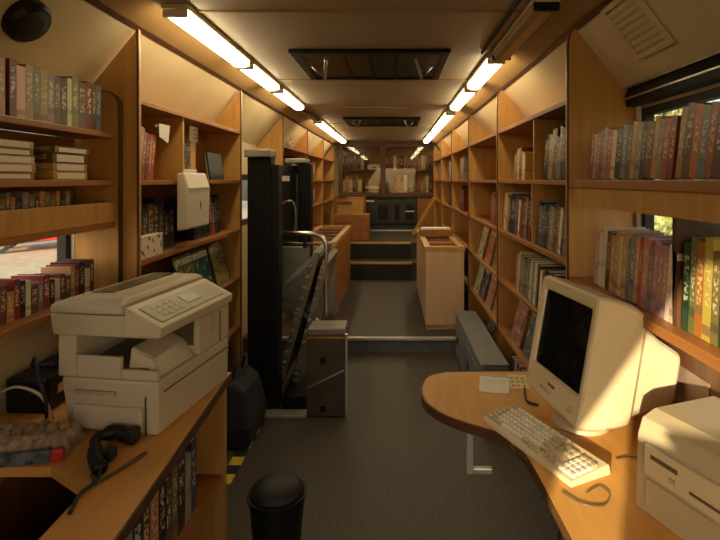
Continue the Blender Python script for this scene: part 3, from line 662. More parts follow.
# ---------------------------------------------------------------- lift at the side door
def lift():
    t = thing('wheelchair_lift', 'black wheelchair lift with folded steel platform at the side door', 'lift', (-.85, 3.3, 0))
    LX, LY = -.85, 3.3
    def b(x0, x1, y0, y1, z0, z1): return box(x0-LX, x1-LX, y0-LY, y1-LY, z0, z1)
    post = b(-.945, -.79, 3.24, 3.36, 0, 1.645).done('post', BLACK, t, bev=.006)
    b(-.79, -.745, 3.26, 3.36, .02, 1.60).done('guide_rail', plain('dark_blue_steel', (.008, .009, .013), .45, spec=.25), post, bev=.003)
    post = b(-.80, -.69, 4.20, 4.32, 0, 1.64).done('post', BLACK, t, bev=.006)
    b(-.83, -.80, 4.19, 4.30, .7, 1.55).done('guide_rail', STEELD, post)
    b(-.955, -.79, 3.20, 3.40, 1.646, 1.70).done('motor_cap', GREYP, t, bev=.01)
    b(-.90, -.72, 4.16, 4.36, 1.641, 1.68).done('motor_cap', GREYP, t, bev=.01)
    M().hexa([(-.93-LX, 3.36-LY, .55), (-.90-LX, 3.36-LY, .55), (-.80-LX, 4.24-LY, .55), (-.83-LX, 4.24-LY, .55), (-.93-LX, 3.36-LY, 1.6), (-.90-LX, 3.36-LY, 1.6), (-.80-LX, 4.24-LY, 1.62), (-.83-LX, 4.24-LY, 1.62)]).done('back_panel', BLACK, t)
    # label plate on the panel
    M().hexa([(x-LX, y-LY, z) for z in (1.492, 1.532) for x, y in ((-.8745, 3.56), (-.8255, 3.99), (-.8275, 3.99), (-.8765, 3.56))]).done('label_plate', PAPER, t)
    # hand rail
    pts = [(-.86, 3.52, 1.125), (-.60, 3.52, 1.125), (-.52, 3.52, 1.11), (-.475, 3.52, 1.06), (-.47, 3.52, .98), (-.47, 3.52, .45)]
    M().tube([tuple(Vector(p)-Vector((LX, LY, 0))) for p in [pts[0]]+smooth_curve(pts[1:], 4)], .016, 10).done('hand_rail', STEEL, t, smooth=True)
    M().tube([tuple(Vector(p)-Vector((LX, LY, 0))) for p in [(-.86, 3.535, 1.06), (-.52, 3.535, 1.045)]], .010, 8).done('hand_rail', STEELD, t, smooth=True)
    for x in (-.80, -.62): b(x-.012, x+.012, 3.50, 3.55, 1.02, 1.112).done('rail_bracket', BLKPL, t)
    b(-.86, -.60, 3.60, 3.625, .55, 1.02).done('side_plate', GREYP, t, bev=.004)
    M().tube([tuple(Vector(p)-Vector((LX, LY, 0))) for p in smooth_curve([(-.84, 3.6, 1.13), (-.84, 3.6, 1.28), (-.78, 3.6, 1.34), (-.72, 3.6, 1.34), (-.70, 3.6, 1.24), (-.71, 3.6, 1.13)], 4)], .008, 8).done('control_cable', STEELD, t, smooth=True)
    # folded platform: a steel grating leaning in two leaves
    def leaf(name, x0, zlo, x1, zhi, w, y0, y1, mat):
        d = Vector((x1-x0, 0, zhi-zlo)).normalized(); n_ = Vector((d.z, 0, -d.x))
        p = [Vector((x0, 0, zlo)), Vector((x0, 0, zlo))+n_*w, Vector((x1, 0, zhi))+n_*w, Vector((x1, 0, zhi))]
        ring = lambda y: [(q.x-LX, y-LY, q.z) for q in p]
        return M().loft([ring(y0), ring(y1)]).done(name, mat, t, bev=.003), d, n_
    pl, d, n_ = leaf('platform', -.80, .12, -.55, 1.0, .05, 3.42, 4.10, STEELD)
    p2, d2, n2 = leaf('platform', -.70, .10, -.49, .94, .045, 3.46, 4.12, STEELD)
    for k in range(22):
        for (o, x0, zl, dd, nn, ym) in ((pl, -.80, .12, d, n_, 3.405), (p2, -.70, .10, d2, n2, 3.445)):
            q = Vector((x0, ym, zl)) + dd*(.03+k*.038) + nn*.012
            mt = Matrix.Translation(q-Vector((LX, LY, 0))) @ Matrix.Rotation(rnd.uniform(-.4, .4)-.3, 4, 'Y')
            M().box(-.014, .014, 0, .014, -.008, .008, mt).done('chain_link', STEEL if k % 2 else STEELD, o, bev=.003)
    # lifting arm (bright top edge)
    a, d3, n3 = leaf('lifting_arm', -.845, .72, -.50, 1.03, .035, 3.46, 3.50, GREYP)
    leaf('lifting_arm', -.84, .70, -.51, .50, .03, 3.52, 3.56, STEELD)
    for x, z in ((-.84, .72), (-.51, 1.02)):
        M().lathe([(.022, -.03), (.022, .0)], n=12, mt=Matrix.Translation((x-LX, 3.455-LY, z)) @ Matrix.Rotation(-math.pi/2, 4, 'X')).done('pivot', STEEL, t)
    # flap with two lock holes, diagonal stay
    f = b(-.545, -.305, 3.16, 3.20, .004, .53).done('end_flap', plain('bronze_plate', (.11, .085, .062), .4, .5, var=.15), t, bev=.006)
    b(-.545, -.305, 3.1585, 3.1598, .495, .51).done('flap_edge', BRASS, f)
    for z in (.36, .055): b(-.46, -.425, 3.155, 3.1598, z-.018, z+.018).done('lock_hole', BLACK, f)
    b(-.302, -.29, 3.165, 3.195, .02, .52).done('bright_edge', ALU, f)
    M().tube([tuple(Vector(p)-Vector((LX, LY, 0))) for p in [(-.535, 3.152, .19), (-.31, 3.152, .30)]], .007, 8).done('stay', STEEL, f)
    b(-.545, -.31, 3.203, 3.40, .53, .545).done('flap_hinge', GREYP, f)
    b(-.96, -.55, 3.14, 3.235, 0, .018).done('base_plate', GREYP, t, bev=.003)
    b(-.72, -.56, 3.24, 3.60, .004, .10).done('foot_beam', BLACK, t, bev=.006)
lift()

# ---------------------------------------------------------------- right desk
def desk():
    t = thing('desk', 'light wood computer desk with rounded peninsula end beside the monitor', 'desk', (.5, 1.4, 0)); c = Vector((.5, 1.4))
    out = [(.99, .80), (.99, 2.035), (.45, 2.035)] + [tuple(p)[:2] for p in smooth_curve([(.22, 2.03, 0), (.145, 1.985, 0), (.112, 1.88, 0), (.118, 1.77, 0), (.165, 1.68, 0), (.235, 1.615, 0), (.31, 1.565, 0), (.355, 1.51, 0), (.378, 1.42, 0), (.385, 1.30, 0)], 4)] + [(.395, .80)]
    loc = [(x-c.x, y-c.y) for x, y in out]
    M().prism(loc, 'z', .690, .72).done('desk_top', BEECH, t)
    edge = out[2:]; P = [Vector((x-c.x, y-c.y)) for x, y in edge]; rings = []
    for i, p in enumerate(P):
        dd = (P[min(i+1, len(P)-1)]-P[max(i-1, 0)]).normalized(); n_ = Vector((dd.y, -dd.x)) * (1)
        if i == 0: n_ = Vector((0, 1))
        n_ = -n_ if (n_.x*(p.x+.2) + n_.y*(p.y-.2)) < 0 and i else n_
        q = p + n_*.006
        rings.append([(p.x, p.y, .687), (q.x, q.y, .687), (q.x, q.y, .7185), (p.x, p.y, .7185)])
    M().loft(rings).done('edge_band', TRIM, t)
    box(.0, .018, -.58, .12, .0, .689).done('support_panel', DARKWOOD, t)
    box(.018, .48, .10, .118, .0, .689).done('cross_panel', DARKWOOD, t)
    m = M().box(-.245, -.222, .33, .352, .48, .689).box(-.222, -.155, .33, .352, .48, .50).box(-.222, -.165, .33, .352, .66, .689)
    m.done('bracket', ALU, t, bev=.003)
desk()
def monitor():
    t = thing('crt_monitor', 'bulky beige tube monitor with black screen on the light wood desk', 'monitor', (.60, 1.60, .72), (0, 0, R(-80.5)))
    # swivel foot
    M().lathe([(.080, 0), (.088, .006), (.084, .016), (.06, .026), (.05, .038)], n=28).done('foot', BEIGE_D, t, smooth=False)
    h = bpy.data.objects.new('head', None)  # placeholder to compute the tilt only
    bpy.data.objects.remove(h)
    T = Matrix.Translation((0, 0, .042)) @ Matrix.Rotation(R(-10.5), 4, 'X')
    W, H = .178, .375
    def rr(w, z0, z1, y, k=.02):
        pts = []
        for cx, cz, a0 in ((w-k, z1-k, 0), (-w+k, z1-k, 90), (-w+k, z0+k, 180), (w-k, z0+k, 270)):
            for a in (0, 30, 60, 90): pts.append(T @ Vector((cx+k*math.cos(R(a0+a)), y, cz+k*math.sin(R(a0+a)))))
        return pts
    YF = -.115
    # bezel: outer ring + recess to the screen
    rings = [rr(W, .012, H+.012, YF+.085, .02), rr(W, .006, H+.018, YF+.03, .022), rr(W-.004, .008, H+.016, YF+.005, .022), rr(W-.012, .016, H+.008, YF, .018), rr(.148, .092, .352, YF+.004, .012), rr(.143, .098, .346, YF+.016, .010)]
    bz = M().loft(rings, cap=False).done('bezel', BEIGE, t)
    M().loft([rr(.145, .096, .348, YF+.0165, .010), rr(.143, .098, .346, YF+.011, .01), rr(.10, .14, .30, YF+.009, .01)]).done('screen', SCREEN, t, smooth=False)
    M().loft([rr(W-.004, .014, H+.010, YF+.0855, .02), rr(W-.008, .016, H+.004, YF+.13, .03), rr(W-.014, .024, H-.012, YF+.165, .03), rr(W-.036, .04, H-.055, YF+.19, .03), rr(.125, .065, H-.095, YF+.27, .03), rr(.115, .08, H-.12, YF+.335, .03), rr(.11, .085, H-.125, YF+.345, .025)]).done('rear_housing', BEIGE, t)
    bt = M(); 
    for x in (-.06, -.035, -.01): bt.box(x-.008, x+.008, YF-.003, YF+.001, .038, .046, T)
    bt.done('buttons', BEIGE_D, bz)
    M().lathe([(.011, 0), (.011, .004), (.008, .005)], n=14, mt=T @ Matrix.Translation((.12, YF+.001, .045)) @ Matrix.Rotation(math.pi/2, 4, 'X')).done('power_button', BEIGE_D, bz)
    M().box(-.02, .02, YF-.0012, YF+.001, .062, .070, T).done('badge', plain('badge_grey', (.12, .11, .10), .4), bz)
    # rear vents
    vm = M()
    for k in range(8): vm.box(-.06, .06, YF+.14+k*.009, YF+.144+k*.009, H-.012, H-.002, T)
    vm.done('vent', PRND, t)
    M().loft([[T @ Vector((x, y, .03)) for x, y in ((-.07, -.03), (.07, -.03), (.07, .10), (-.07, .10))], [Vector((x, y, .036)) for x, y in ((-.05, -.04), (.05, -.04), (.05, .06), (-.05, .06))]]).done('neck', BEIGE_D, t)
monitor()
def keyboard():
    ang = math.atan2(-.907, .42)          # long axis: runs towards the camera
    t = thing('keyboard', 'beige computer keyboard lying on the desk in front of the monitor', 'keyboard', (.432, 1.470, .7205), (0, 0, ang))
    L, D = .195, .070
    M().hexa([(-L, -D, 0), (L, -D, 0), (L, D, 0), (-L, D, 0), (-L+.003, -D+.003, .014), (L-.003, -D+.003, .014), (L-.003, D-.003, .026), (-L+.003, D-.003, .026)]).done('case', BEIGE, t, bev=.003)
    tilt = math.atan2(.012, 2*D)
    T = Matrix.Translation((0, 0, .0205)) @ Matrix.Rotation(tilt, 4, 'X')
    KEY = {}
    def key(x, y, w, d=.0155, grey=False):
        k = (round(w, 4), round(d, 4), grey)
        if k not in KEY:
            a, b = w/2, d/2
            o = M().hexa([(-a, -b, 0), (a, -b, 0), (a, b, 0), (-a, b, 0), (-a+.002, -b+.0015, .008), (a-.002, -b+.0015, .008), (a-.002, b-.003, .008), (-a+.002, b-.003, .008)]).done('key', BEIGE_D if grey else WHITE, t)
            KEY[k] = o.data
        else:
            o = bpy.data.objects.new('key', KEY[k]); COL.objects.link(o); o.parent = t
        o.matrix_local = T @ Matrix.Translation((x, y, .0003))
    p = .0178
    x0 = -L+.016
    ys = [-.048, -.0295, -.011, .0075, .026, .052]
    for r, y in enumerate(ys):
        if r == 0:
            x = x0-.007
            for w in (.026, .022, .022): key(x+w/2, y, w-.002, grey=True); x += w
            key(x+.05, y, .098); x += .10
            for w in (.022, .022, .022): key(x+w/2, y, w-.002, grey=True); x += w
        elif r == 5:
            for k in range(13): key(x0+k*p*1.03+(.006 if k > 0 else 0)+(.005 if k > 4 else 0)+(.003 if k > 8 else 0), y, p-.002, grey=(k == 0))
        else:
            n = 12; off = (0, .012, .008, .004, 0)[r]
            key(x0-.001+off/2, y, p-.002+off, grey=True)
            for k in range(1, n): key(x0+off+k*p+.002, y, p-.002)
            xe = x0+off+n*p+.002-.009; xr_ = x0+13.65*p
            key((xe+xr_)/2, y, xr_-xe-.002, grey=True)
    xn = x0+14.6*p
    for c in range(3):
        for r in (0, 3, 4): key(xn+c*p, ys[r], p-.002, grey=True)
    key(xn+p, ys[1], p-.002, grey=True)
    xp = xn+3.45*p
    for c in range(3):
        for r in range(5): key(xp+c*p, ys[r], p-.002, grey=(r == 4))
    c_ = smooth_curve([(-.02, D, .012), (-.03, D+.03, .006), (.0, D+.05, .004), (.06, D+.06, .004)], 5)
    M().tube(c_, .0025, 6).done('cable', BEIGE_D, t, smooth=True)
keyboard()
t = thing('computer_case', 'beige desktop computer case at the near corner of the desk', 'computer', (.582, 1.20, .7205), (0, 0, R(-70)))
# local +x runs towards the camera along the front face, +y away from the aisle
def cs(y, z0, z1, x0=0, x1=.40): return [(x0, y, z0), (x1, y, z0), (x1, y, z1), (x0, y, z1)]
m = M().loft([[(0, .0, 0), (0, .02, .0), (0, .26, 0), (0, .26, .225), (0, .06, .225), (0, .02, .21), (0, .005, .17)], [(.36, .0, 0), (.36, .02, 0), (.36, .26, 0), (.36, .26, .225), (.36, .06, .225), (.36, .02, .21), (.36, .005, .17)]])
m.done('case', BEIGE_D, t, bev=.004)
box(.03, .345, -.006, .0045, .095, .165).done('drive_panel', BEIGE, t, bev=.003)
box(.05, .12, -.0075, -.006, .138, .148).done('badge', plain('badge_brown', (.10, .07, .04), .5), t)
box(.15, .33, -.008, -.006, .115, .121).done('disk_slot', PRND, t); box(.10, .115, -.010, -.006, .112, .122).done('eject_button', BEIGE_D, t)
box(.03, .345, -.004, .0045, .02, .085).done('lower_panel', BEIGE_D, t, bev=.003)
# notepad, mouse pad card on desk
t = thing('notepad', 'white notepad lying at the far corner of the desk', 'notepad', (.385, 1.90, .7205), (0, 0, R(-12)))
box(-.055, .055, -.07, .07, 0, .010).done('pages', PAPER, t); box(-.055, .055, .055, .071, .0102, .013).done('binding', BEIGE_D, t); box(-.04, .04, -.06, .03, .0101, .0112).done('top_sheet', plain('pale_sheet', (.70, .72, .62), .6), t)
t = thing('card', 'dotted cream card lying between the notepad and the monitor', 'card', (.48, 1.925, .7205), (0, 0, R(-8)))
box(-.035, .04, -.06, .07, 0, .004).done('sheet', plain('cream_card', (.75, .58, .30), .6), t)
m = M()
for k in range(9): m.lathe([(.005, .004), (.005, .0052)], c=(-.02+.02*(k % 3), -.04+.035*(k//3), 0), n=10)
m.done('dots', PRND, t)
def wire(label, pts, r, mat, z=.7205):
    t = thing('cable', label, 'cable', (pts[0][0], pts[0][1], z)); o = Vector((pts[0][0], pts[0][1], z))
    M().tube([p-o for p in smooth_curve(pts, 6)], r, 6).done('sheath', mat, t, smooth=True); return t
wire('thin dark cable curling on the desk by the monitor foot', [(.62, 1.39, .724), (.68, 1.40, .724), (.66, 1.33, .724), (.73, 1.32, .724), (.76, 1.37, .724)], .0018, PRND)
wire('thin dark cable looped beside the beige computer case', [(.42, 1.245, .724), (.45, 1.20, .724), (.50, 1.19, .724), (.535, 1.235, .724), (.52, 1.265, .724), (.48, 1.24, .724)], .0016, PRND)
wire('dark monitor cable looped behind the keyboard', [(.49, 1.86, .726), (.475, 1.80, .726), (.47, 1.745, .726), (.50, 1.72, .726)], .004, BLKPL)
wire('white cable running along the wall behind the monitor', [(.985, 2.02, .75), (.985, 1.7, .75), (.985, 1.3, .75), (.985, .9, .75)], .011, WHITE, .75)
t = thing('dark_carton', 'dark brown box on the desk under the window shelf', 'carton', (.90, 1.36, .7205)); box(0, .07, 0, .35, 0, .27).done('body', DARKWOOD, t, bev=.004); box(-.003, 0, .06, .28, .08, .2).done('label', plain('label_dull', (.25, .18, .14), .6), t)

# ---------------------------------------------------------------- left table with copier
def table():
    t = thing('table', 'light wood table with an open book shelf under the copier', 'table', (-.85, 1.6, 0)); cx, cy = -.85, 1.6
    poly = [(-.66, 2.03), (-1.30, 2.03), (-1.30, 1.36), (-.93, 1.36), (-.775, 1.26), (-.765, .98), (-.60, .98)]
    M().prism([(x-cx, y-cy) for x, y in poly], 'z', .692, .72).done('table_top', BEECH, t)
    e = [(-.66, 2.03), (-.60, .98)]
    box(-.45, .175, .404, .43, 0, .691).done('end_panel', PINE, t)
    M().prism([(x-cx, y-cy) for x, y in ((-.659, 2.03), (-.599, .98), (-.594, .98), (-.654, 2.03))], 'z', .690, .7195).done('edge_band', TRIM, t)
    box(-.20, .17, -.5, .4035, .30, .32).done('shelf', PINE_D, t)
    box(-.222, -.201, -.5, .4035, 0, .691).done('back_panel', DARKWOOD, t)
    box(-.20, .17, -.53, -.501, 0, .691).done('end_panel', PINE, t)
table()
row(-1, -.71, 1.14, 1.97, .32, 'under the copier table', 'books on the shelf under the copier table', dark, n=14, t=(.03, .06), h=(.22, .28), d=.15, cols=['black', 'brown', 'olive', 'black', 'grey', 'dark blue', 'brown', 'tan'])
def copier():
    a = R(8)
    t = thing('copier', 'large beige copier and printer standing on the left table', 'copier', (-.712, 1.515, .7205), (0, 0, -a))
    # local: x from -.42 (left) to 0, y from 0 (near) to .50
    W, D = -.345, .462
    lo = M().loft([[(W+.03, .012, 0), (-.004, .004, 0), (-.004, D, 0), (W+.03, D, 0)], [(W+.02, .008, .10), (0, .0, .10), (0, D, .10), (W+.02, D, .10)], [(W+.014, .004, .165), (.0, .0, .165), (0, D, .165), (W+.014, D, .165)]])
    lo.done('lower_body', PRN, t, bev=.008)
    box(W+.06, -.05, -.006, .006, .012, .085).done('paper_drawer', PRN, t, bev=.004)
    box(W+.07, -.14, -.007, -.0, .118, .130).done('name_plate', PRN2, t)
    box(-.042, -.039, -.0035, .004, .0, .12).done('seam', PRND, t)
    box(-.006, .0035, .03, .47, .125, .128).done('seam', PRND, t)
    # exit tray on the lower body and standing column
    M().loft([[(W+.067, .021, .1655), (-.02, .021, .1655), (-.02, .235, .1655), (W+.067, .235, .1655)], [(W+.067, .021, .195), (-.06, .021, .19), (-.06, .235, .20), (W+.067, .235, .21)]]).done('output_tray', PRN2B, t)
    box(W+.067, -.127, .004, .0205, .1655, .234).box(-.1265, -.004, .004, .0205, .1655, .196).done('tray_lip', PRN, t, bev=.004)
    M().loft([[(-.125, .03, .1655), (-.012, .03, .1655), (-.012, .235, .1655), (-.125, .235, .1655)], [(-.12, .04, .255), (-.05, .06, .215), (-.05, .235, .225), (-.12, .235, .26)]]).done('paper_guide', PRN, t, bev=.008)
    M().box(W+.005, W+.066, .003, D, .166, .297).box(W+.067, -.0, .24, D, .166, .297).done('column', PRN, t, bev=.004)
    box(-.001, .0035, .385, .389, .17, .285).done('seam', PRND, t); box(.0002, .004, .33, .338, .21, .285).done('latch', BEIGE_D, t)
    box(W+.07, -.02, .2355, .2395, .20, .296).done('exit_wall_painted_shade', PRND, t)  # exit wall coloured dark for the shade inside the cavity
    # scanner deck
    sc = M().loft([[(W-.004, -.006, .298), (.006, -.006, .298), (.006, D, .298), (W-.004, D, .298)], [(W-.012, -.012, .365), (-.10, -.012, .365), (-.10, D, .365), (W-.012, D, .365)]])
    sc.done('scanner_deck', PRN, t, bev=.004)
    # control panel wedge
    cp = M().prism([(-.10, .305), (.018, .305), (.022, .335), (-.095, .392), (-.10, .392)], 'y', -.016, D-.01).done('control_panel', PRN, t, bev=.005)
    d = Vector((.117, -.057)).normalized()
    q = lambda s, h: (-.095+d.x*s-d.y*-h*0+.4365*h*1, .392+d.y*s+.9*h)
    M().prism([q(.022, .0005), q(.110, .0005), q(.110, .003), q(.022, .003)], 'y', .015, D-.04).done('button_field', PRN2, cp)
    M().prism([q(.04, .0032), q(.085, .0032), q(.085, .005), q(.04, .005)], 'y', .20, .28).done('display', plain('display_green', (.22, .25, .14), .3), cp)
    for k in range(4):
        for j in range(3): M().prism([q(.038+j*.022, .0032), q(.050+j*.022, .0032), q(.050+j*.022, .0042), q(.038+j*.022, .0042)], 'y', .05+k*.032, .07+k*.032).done('button', PRN2, cp)
    # lid
    ld = M().loft([[(W-.012, -.014, .368), (-.108, -.014, .368), (-.108, D+.01, .368), (W-.012, D+.01, .368)], [(W-.010, -.012, .392), (-.112, -.012, .398), (-.112, D+.008, .398), (W-.010, D+.008, .392)], [(W+.02, .02, .405), (-.125, .02, .412), (-.125, D-.02, .412), (W+.02, D-.02, .405)]]).done('lid', PRN, t, bev=.006)
    M().hexa([(W+.03, .07, .404), (-.19, .07, .407), (-.19, .45, .407), (W+.03, .45, .404), (W+.03, .07, .4085), (-.19, .07, .4108), (-.19, .45, .4108), (W+.03, .45, .4085)]).done('tray_inset', PRN, ld, bev=.002)
    M().hexa([(W+.05, .09, .4056), (-.215, .09, .4086), (-.215, .43, .4086), (W+.05, .43, .4056), (W+.05, .09, .4115), (-.215, .09, .4135), (-.215, .43, .4135), (W+.05, .43, .4115)]).done('dark_slot', PRND, ld)
copier()
# clutter by the copier
t = thing('handheld_scanner', 'black handheld scanner lying on the left table', 'scanner', (-.86, 1.40, .7205))
pts = smooth_curve([(.085, .08, .022), (.03, .095, .026), (-.006, .06, .026), (.02, .01, .024), (.05, -.04, .022), (.09, -.085, .020)], 5)
rs = [.021 if i < 8 else .014 if i < 16 else .019 for i in range(len(pts))]
M().tube(pts, rs, 12).done('body', BLKPL, t, smooth=True)
M().loft([[(.105+dx, .058+dy, z) for dx, dy, z in ((0, 0, .002), (0, .045, .002), (0, .045, .044), (0, 0, .044))], [(.075+dx, .063+dy, z) for dx, dy, z in ((0, 0, .002), (0, .04, .002), (0, .04, .046), (0, 0, .046))]]).done('scan_head', RUBBER, t, bev=.008)
box(.055, .085, -.03, .01, .002, .034).done('trigger', RUBBER, t, bev=.006)
M().tube(smooth_curve([(.09, -.085, .018), (.10, -.12, .009), (.09, -.17, .007), (.11, -.24, .007)], 5), .005, 8).done('cable', RUBBER, t, smooth=True)
t = thing('gadget_pack', 'clear plastic pack of small parts on the corner of the left table', 'pack', (-1.035, 1.435, .7205), (0, 0, R(12)))
t.scale = (.85, .85, 1.15)
M().loft([[(-.16, -.07, 0), (.13, -.07, 0), (.14, .08, 0), (-.16, .09, 0)], [(-.15, -.06, .03), (.11, -.05, .025), (.12, .07, .04), (-.14, .08, .05)], [(-.10, -.02, .05), (.06, -.02, .045), (.07, .04, .055), (-.09, .05, .06)]]).done('blister', plain('cloudy_plastic', (.34, .26, .17), .2, var=.5, scale=45), t, bev=.008)
M().box(-.16, .09, -.090, -.071, 0, .03).done('backing_strip', plain('printed_strip', (.10, .12, .14), .3, var=.9, scale=40), t, bev=.004)
box(.092, .13, -.092, -.071, 0, .03).done('red_tab', RED, t, bev=.004)
m = M()
for k in range(7): m.lathe([(.016, 0), (.018, .01), (.010, .018)], c=(-.11+.035*k, .0+.02*math.sin(k*2), .052), n=10)
m.done('parts', plain('mixed_parts', (.25, .16, .08), .4, var=.7, scale=50), t)
wire('black cable arching over the copier corner', [(-1.17, 1.62, .90), (-1.13, 1.58, .94), (-1.075, 1.515, .90), (-1.05, 1.515, .82), (-1.085, 1.56, .725)], .005, RUBBER)
wire('yellowish cable lying behind the clear pack', [(-1.29, 1.62, .80), (-1.22, 1.62, .83), (-1.14, 1.62, .80), (-1.10, 1.62, .726)], .005, BEIGE_D)
wire('thin grey wire curling near the table edge', [(-.80, 1.32, .724), (-.77, 1.29, .724), (-.74, 1.33, .724), (-.71, 1.42, .724), (-.70, 1.41, .724), (-.73, 1.33, .724), (-.76, 1.27, .724)], .002, PRND)
t = thing('black_case', 'black equipment case on the table against the wall left of the copier', 'case', (-1.29, 1.66, .7205)); box(0, .14, 0, .33, 0, .12).done('body', BLKPL, t, bev=.012); box(.04, .10, .10, .22, .1205, .132).done('handle', RUBBER, t, bev=.005); box(.1402, .144, .05, .09, .05, .08).done('latch', STEEL, t)
t = thing('waste_bin', 'round black waste bin with domed lid on the floor near the copier table', 'bin', (-.44, 1.90, 0))
m = M().lathe([(.075, 0), (.078, .01), (.105, .30), (.112, .305), (.112, .315), (.100, .315), (.072, .02), (.001, .02)], n=28); m.done('body', BLKPL, t)
M().lathe([(.103, .316), (.100, .328), (.08, .350), (.045, .364), (.001, .368)], n=28).done('lid', RUBBER, t, smooth=True)
t = thing('bag', 'dark blue bag standing on the floor between table and lift', 'bag', (-.92, 2.95, 0))
M().loft([[(-.12, -.17, 0), (.12, -.17, 0), (.12, .17, 0), (-.12, .17, 0)], [(-.14, -.2, .12), (.13, -.19, .12), (.13, .2, .12), (-.14, .2, .12)], [(-.10, -.17, .30), (.09, -.16, .31), (.09, .17, .30), (-.10, .17, .30)], [(-.03, -.15, .36), (.03, -.15, .36), (.03, .15, .36), (-.03, .15, .36)]]).done('body', plain('dark_blue_cloth', (.02, .022, .032), .8, bump=.3), t, bev=.02)
M().tube(smooth_curve([(0, -.09, .355), (.02, -.08, .43), (.03, 0, .46), (.02, .08, .43), (0, .09, .355)], 5), .008, 8).done('handle', RUBBER, t, smooth=True)

# ---------------------------------------------------------------- outside
struct(box(-60, 60, -40, 60, -1.05, -1.0).done('ground', ASPH))
struct(box(2.6, 60, -40, 60, -.998, -.96).done('ground', GRASS))
def car(x, y, label, rz):
    t = thing('car', label, 'car', (x, y, -1.0), (0, 0, rz))
    prof = [(-2.0, .35), (-2.05, .70), (-1.85, .88), (-1.0, .95), (-.55, 1.36), (.75, 1.40), (1.45, .98), (2.0, .92), (2.05, .40)]
    M().prism([(u, v) for u, v in prof], 'y', -.8, .8).done('body', CARP, t, bev=.06)
    for s in (-1, 1):
        M().prism([(-.85, .98), (-.48, 1.30), (.05, 1.32), (.05, .98)], 'y', s*.803-.004, s*.803+.004).done('window', BLKPL, t)
        M().prism([(.12, .98), (.12, 1.32), (.70, 1.34), (1.2, 1.0)], 'y', s*.803-.004, s*.803+.004).done('window', BLKPL, t)
        for u in (-1.25, 1.3):
            w = M().lathe([(.2, -.09), (.31, -.08), (.31, .08), (.2, .09)], n=20, mt=Matrix.Translation((u, s*.76, .31)) @ Matrix.Rotation(math.pi/2, 4, 'X')).done('wheel', RUBBER, t)
            M().lathe([(.17, -.1), (.17, .1)], n=14, mt=Matrix.Translation((u, s*.76, .31)) @ Matrix.Rotation(math.pi/2, 4, 'X')).done('hub', STEELD, w)
car(-12.6, 18.2, 'red car parked outside the left window, nearer one', R(28))
car(-16.6, 19.2, 'red car parked farther off outside the left window', R(28))
def tree(x, y, h, r, label, seed):
    q = random.Random(seed)
    t = thing('tree', label, 'tree', (x, y, -.98))
    M().tube([(0, 0, 0), (.05, .02, h*.3), (-.04, .05, h*.6)], [.22, .16, .09], 10).done('trunk', BARK, t, smooth=True)
    m = M()
    for k in range(1500):
        v = Vector((q.gauss(0, 1), q.gauss(0, 1), q.gauss(0, 1))).normalized() * (r*q.uniform(.45, 1.0))
        c = Vector((v.x, v.y, h*.62+v.z*.85)); s = q.uniform(.12, .24)
        e = Euler((q.uniform(0, 6), q.uniform(0, 6), q.uniform(0, 6))).to_matrix()
        m._pts([c + e @ Vector(p) for p in ((-s, 0, 0), (0, -s*.5, .02), (s, 0, 0), (0, s*.5, .02))], [(0, 1, 2, 3)])
    f = m.done('foliage', LEAF, t); f['kind'] = 'stuff'
for k, (x, y, h, r) in enumerate(((10.4, 19.5, 6.2, 2.2), (8.6, 25.5, 6.4, 2.2), (16.2, 28, 7, 2.8))):
    tree(x, y, h, r, ['leafy tree outside the right window, hidden partly by its frame', 'leafy tree outside the right window, farther back on the grass', 'tallest leafy tree standing farther beyond the others'][k], 30+k)
for k, (x, y) in enumerate(((7.4, 14.2), (9.9, 16.2), (12.8, 22.6))):
    tree(x, y, 1.7, .95, ['low bush outside the right window, nearest the bus', 'low bush on the grass in front of the leafy tree', 'low bush farthest from the bus between the trees'][k], 80+k)
for k, (x, y, h, r) in enumerate(((-21, 33, 7, 3.0), (-29, 31, 7, 3.0))):
    tree(x, y, h, r, ['tree far behind the red cars outside the left window', 'second tree far behind the red cars, more to the left'][k], 60+k)

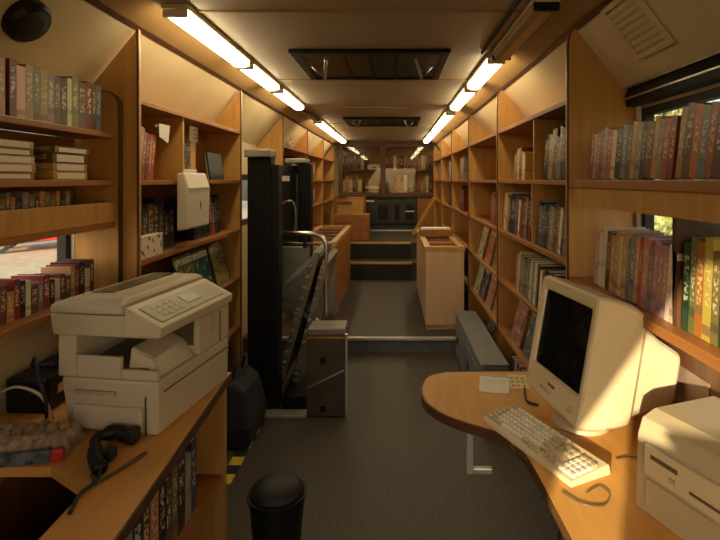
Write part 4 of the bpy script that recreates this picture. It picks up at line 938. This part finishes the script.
t = thing('sun_blocker', 'unseen pale block added behind the camera to keep sun off the left window', 'sun blocker', (-5.6, -6.2, -1.0), (0, 0, R(27)))  # unseen block added only to keep the sun out of the left window
box(-1.2, 1.2, -1.2, 1.2, 0, 5.4).done('wall', CREAM, t); box(-1.35, 1.35, -1.35, 1.35, 5.401, 5.6).done('roof', TRIM, t, bev=.02)
box(1.2, 1.24, -.45, .45, 0, 2.1).done('door', DARKWOOD, t); o = box(1.2, 1.23, -1.05, -.6, 1.2, 2.1).done('window', BLKPL, t)
t = thing('added_driver_seat', 'unseen dark driver seat added behind the windscreen to shade the computer case', 'seat', (-.32, -1.03, 0))  # unseen seat added so that its back shades the computer case
cl = plain('seat_cloth', (.05, .05, .06), .9)
M().lathe([(.14, 0), (.14, .02), (.05, .04), (.05, .36)], n=16).done('pedestal', BLACK, t)
box(-.24, .24, -.32, .04, .361, .48).done('cushion', cl, t, bev=.04)
M().hexa([(-.23, -.0, .44), (.23, 0, .44), (.23, .10, .44), (-.23, .10, .44), (-.20, .05, 1.41), (.20, .05, 1.41), (.20, .13, 1.41), (-.20, .13, 1.41)]).done('backrest', cl, t, bev=.03)
box(-.10, .10, .06, .13, 1.412, 1.44).done('headrest', cl, t, bev=.025)

# ---------------------------------------------------------------- light, sky, camera
w = bpy.data.worlds.new('World'); S.world = w; w.use_nodes = True; nt = w.node_tree
bg = nt.nodes['Background']; sky = nt.nodes.new('ShaderNodeTexSky'); sky.sky_type = 'NISHITA'
sky.sun_disc = False; sky.sun_elevation = R(24); sky.sun_rotation = R(200); sky.dust_density = 3; sky.air_density = 1.2
nt.links.new(sky.outputs['Color'], bg.inputs['Color']); bg.inputs['Strength'].default_value = .28
sun = bpy.data.lights.new('sun', 'SUN'); sun.energy = 12.5; sun.color = (1, .80, .50); sun.angle = R(.6)
so = bpy.data.objects.new('sun', sun); COL.objects.link(so)
so.rotation_euler = Vector((.45, .89, -.22)).to_track_quat('-Z', 'Y').to_euler()

cam = bpy.data.cameras.new('camera'); cam.sensor_width = 36; cam.lens = 500*36/720
cam.shift_x = -33/720; cam.shift_y = -90/720; cam.clip_start = .05; cam.clip_end = 300
co = bpy.data.objects.new('camera', cam); COL.objects.link(co); co.location = (0, 0, 1.5); co.rotation_euler = (math.pi/2, 0, 0)
S.camera = co
S.view_settings.view_transform = 'Standard'; S.view_settings.look = 'None'; S.view_settings.gamma = 1; S.view_settings.use_curve_mapping = False
S.view_settings.exposure = 0
print('books', nbooks)
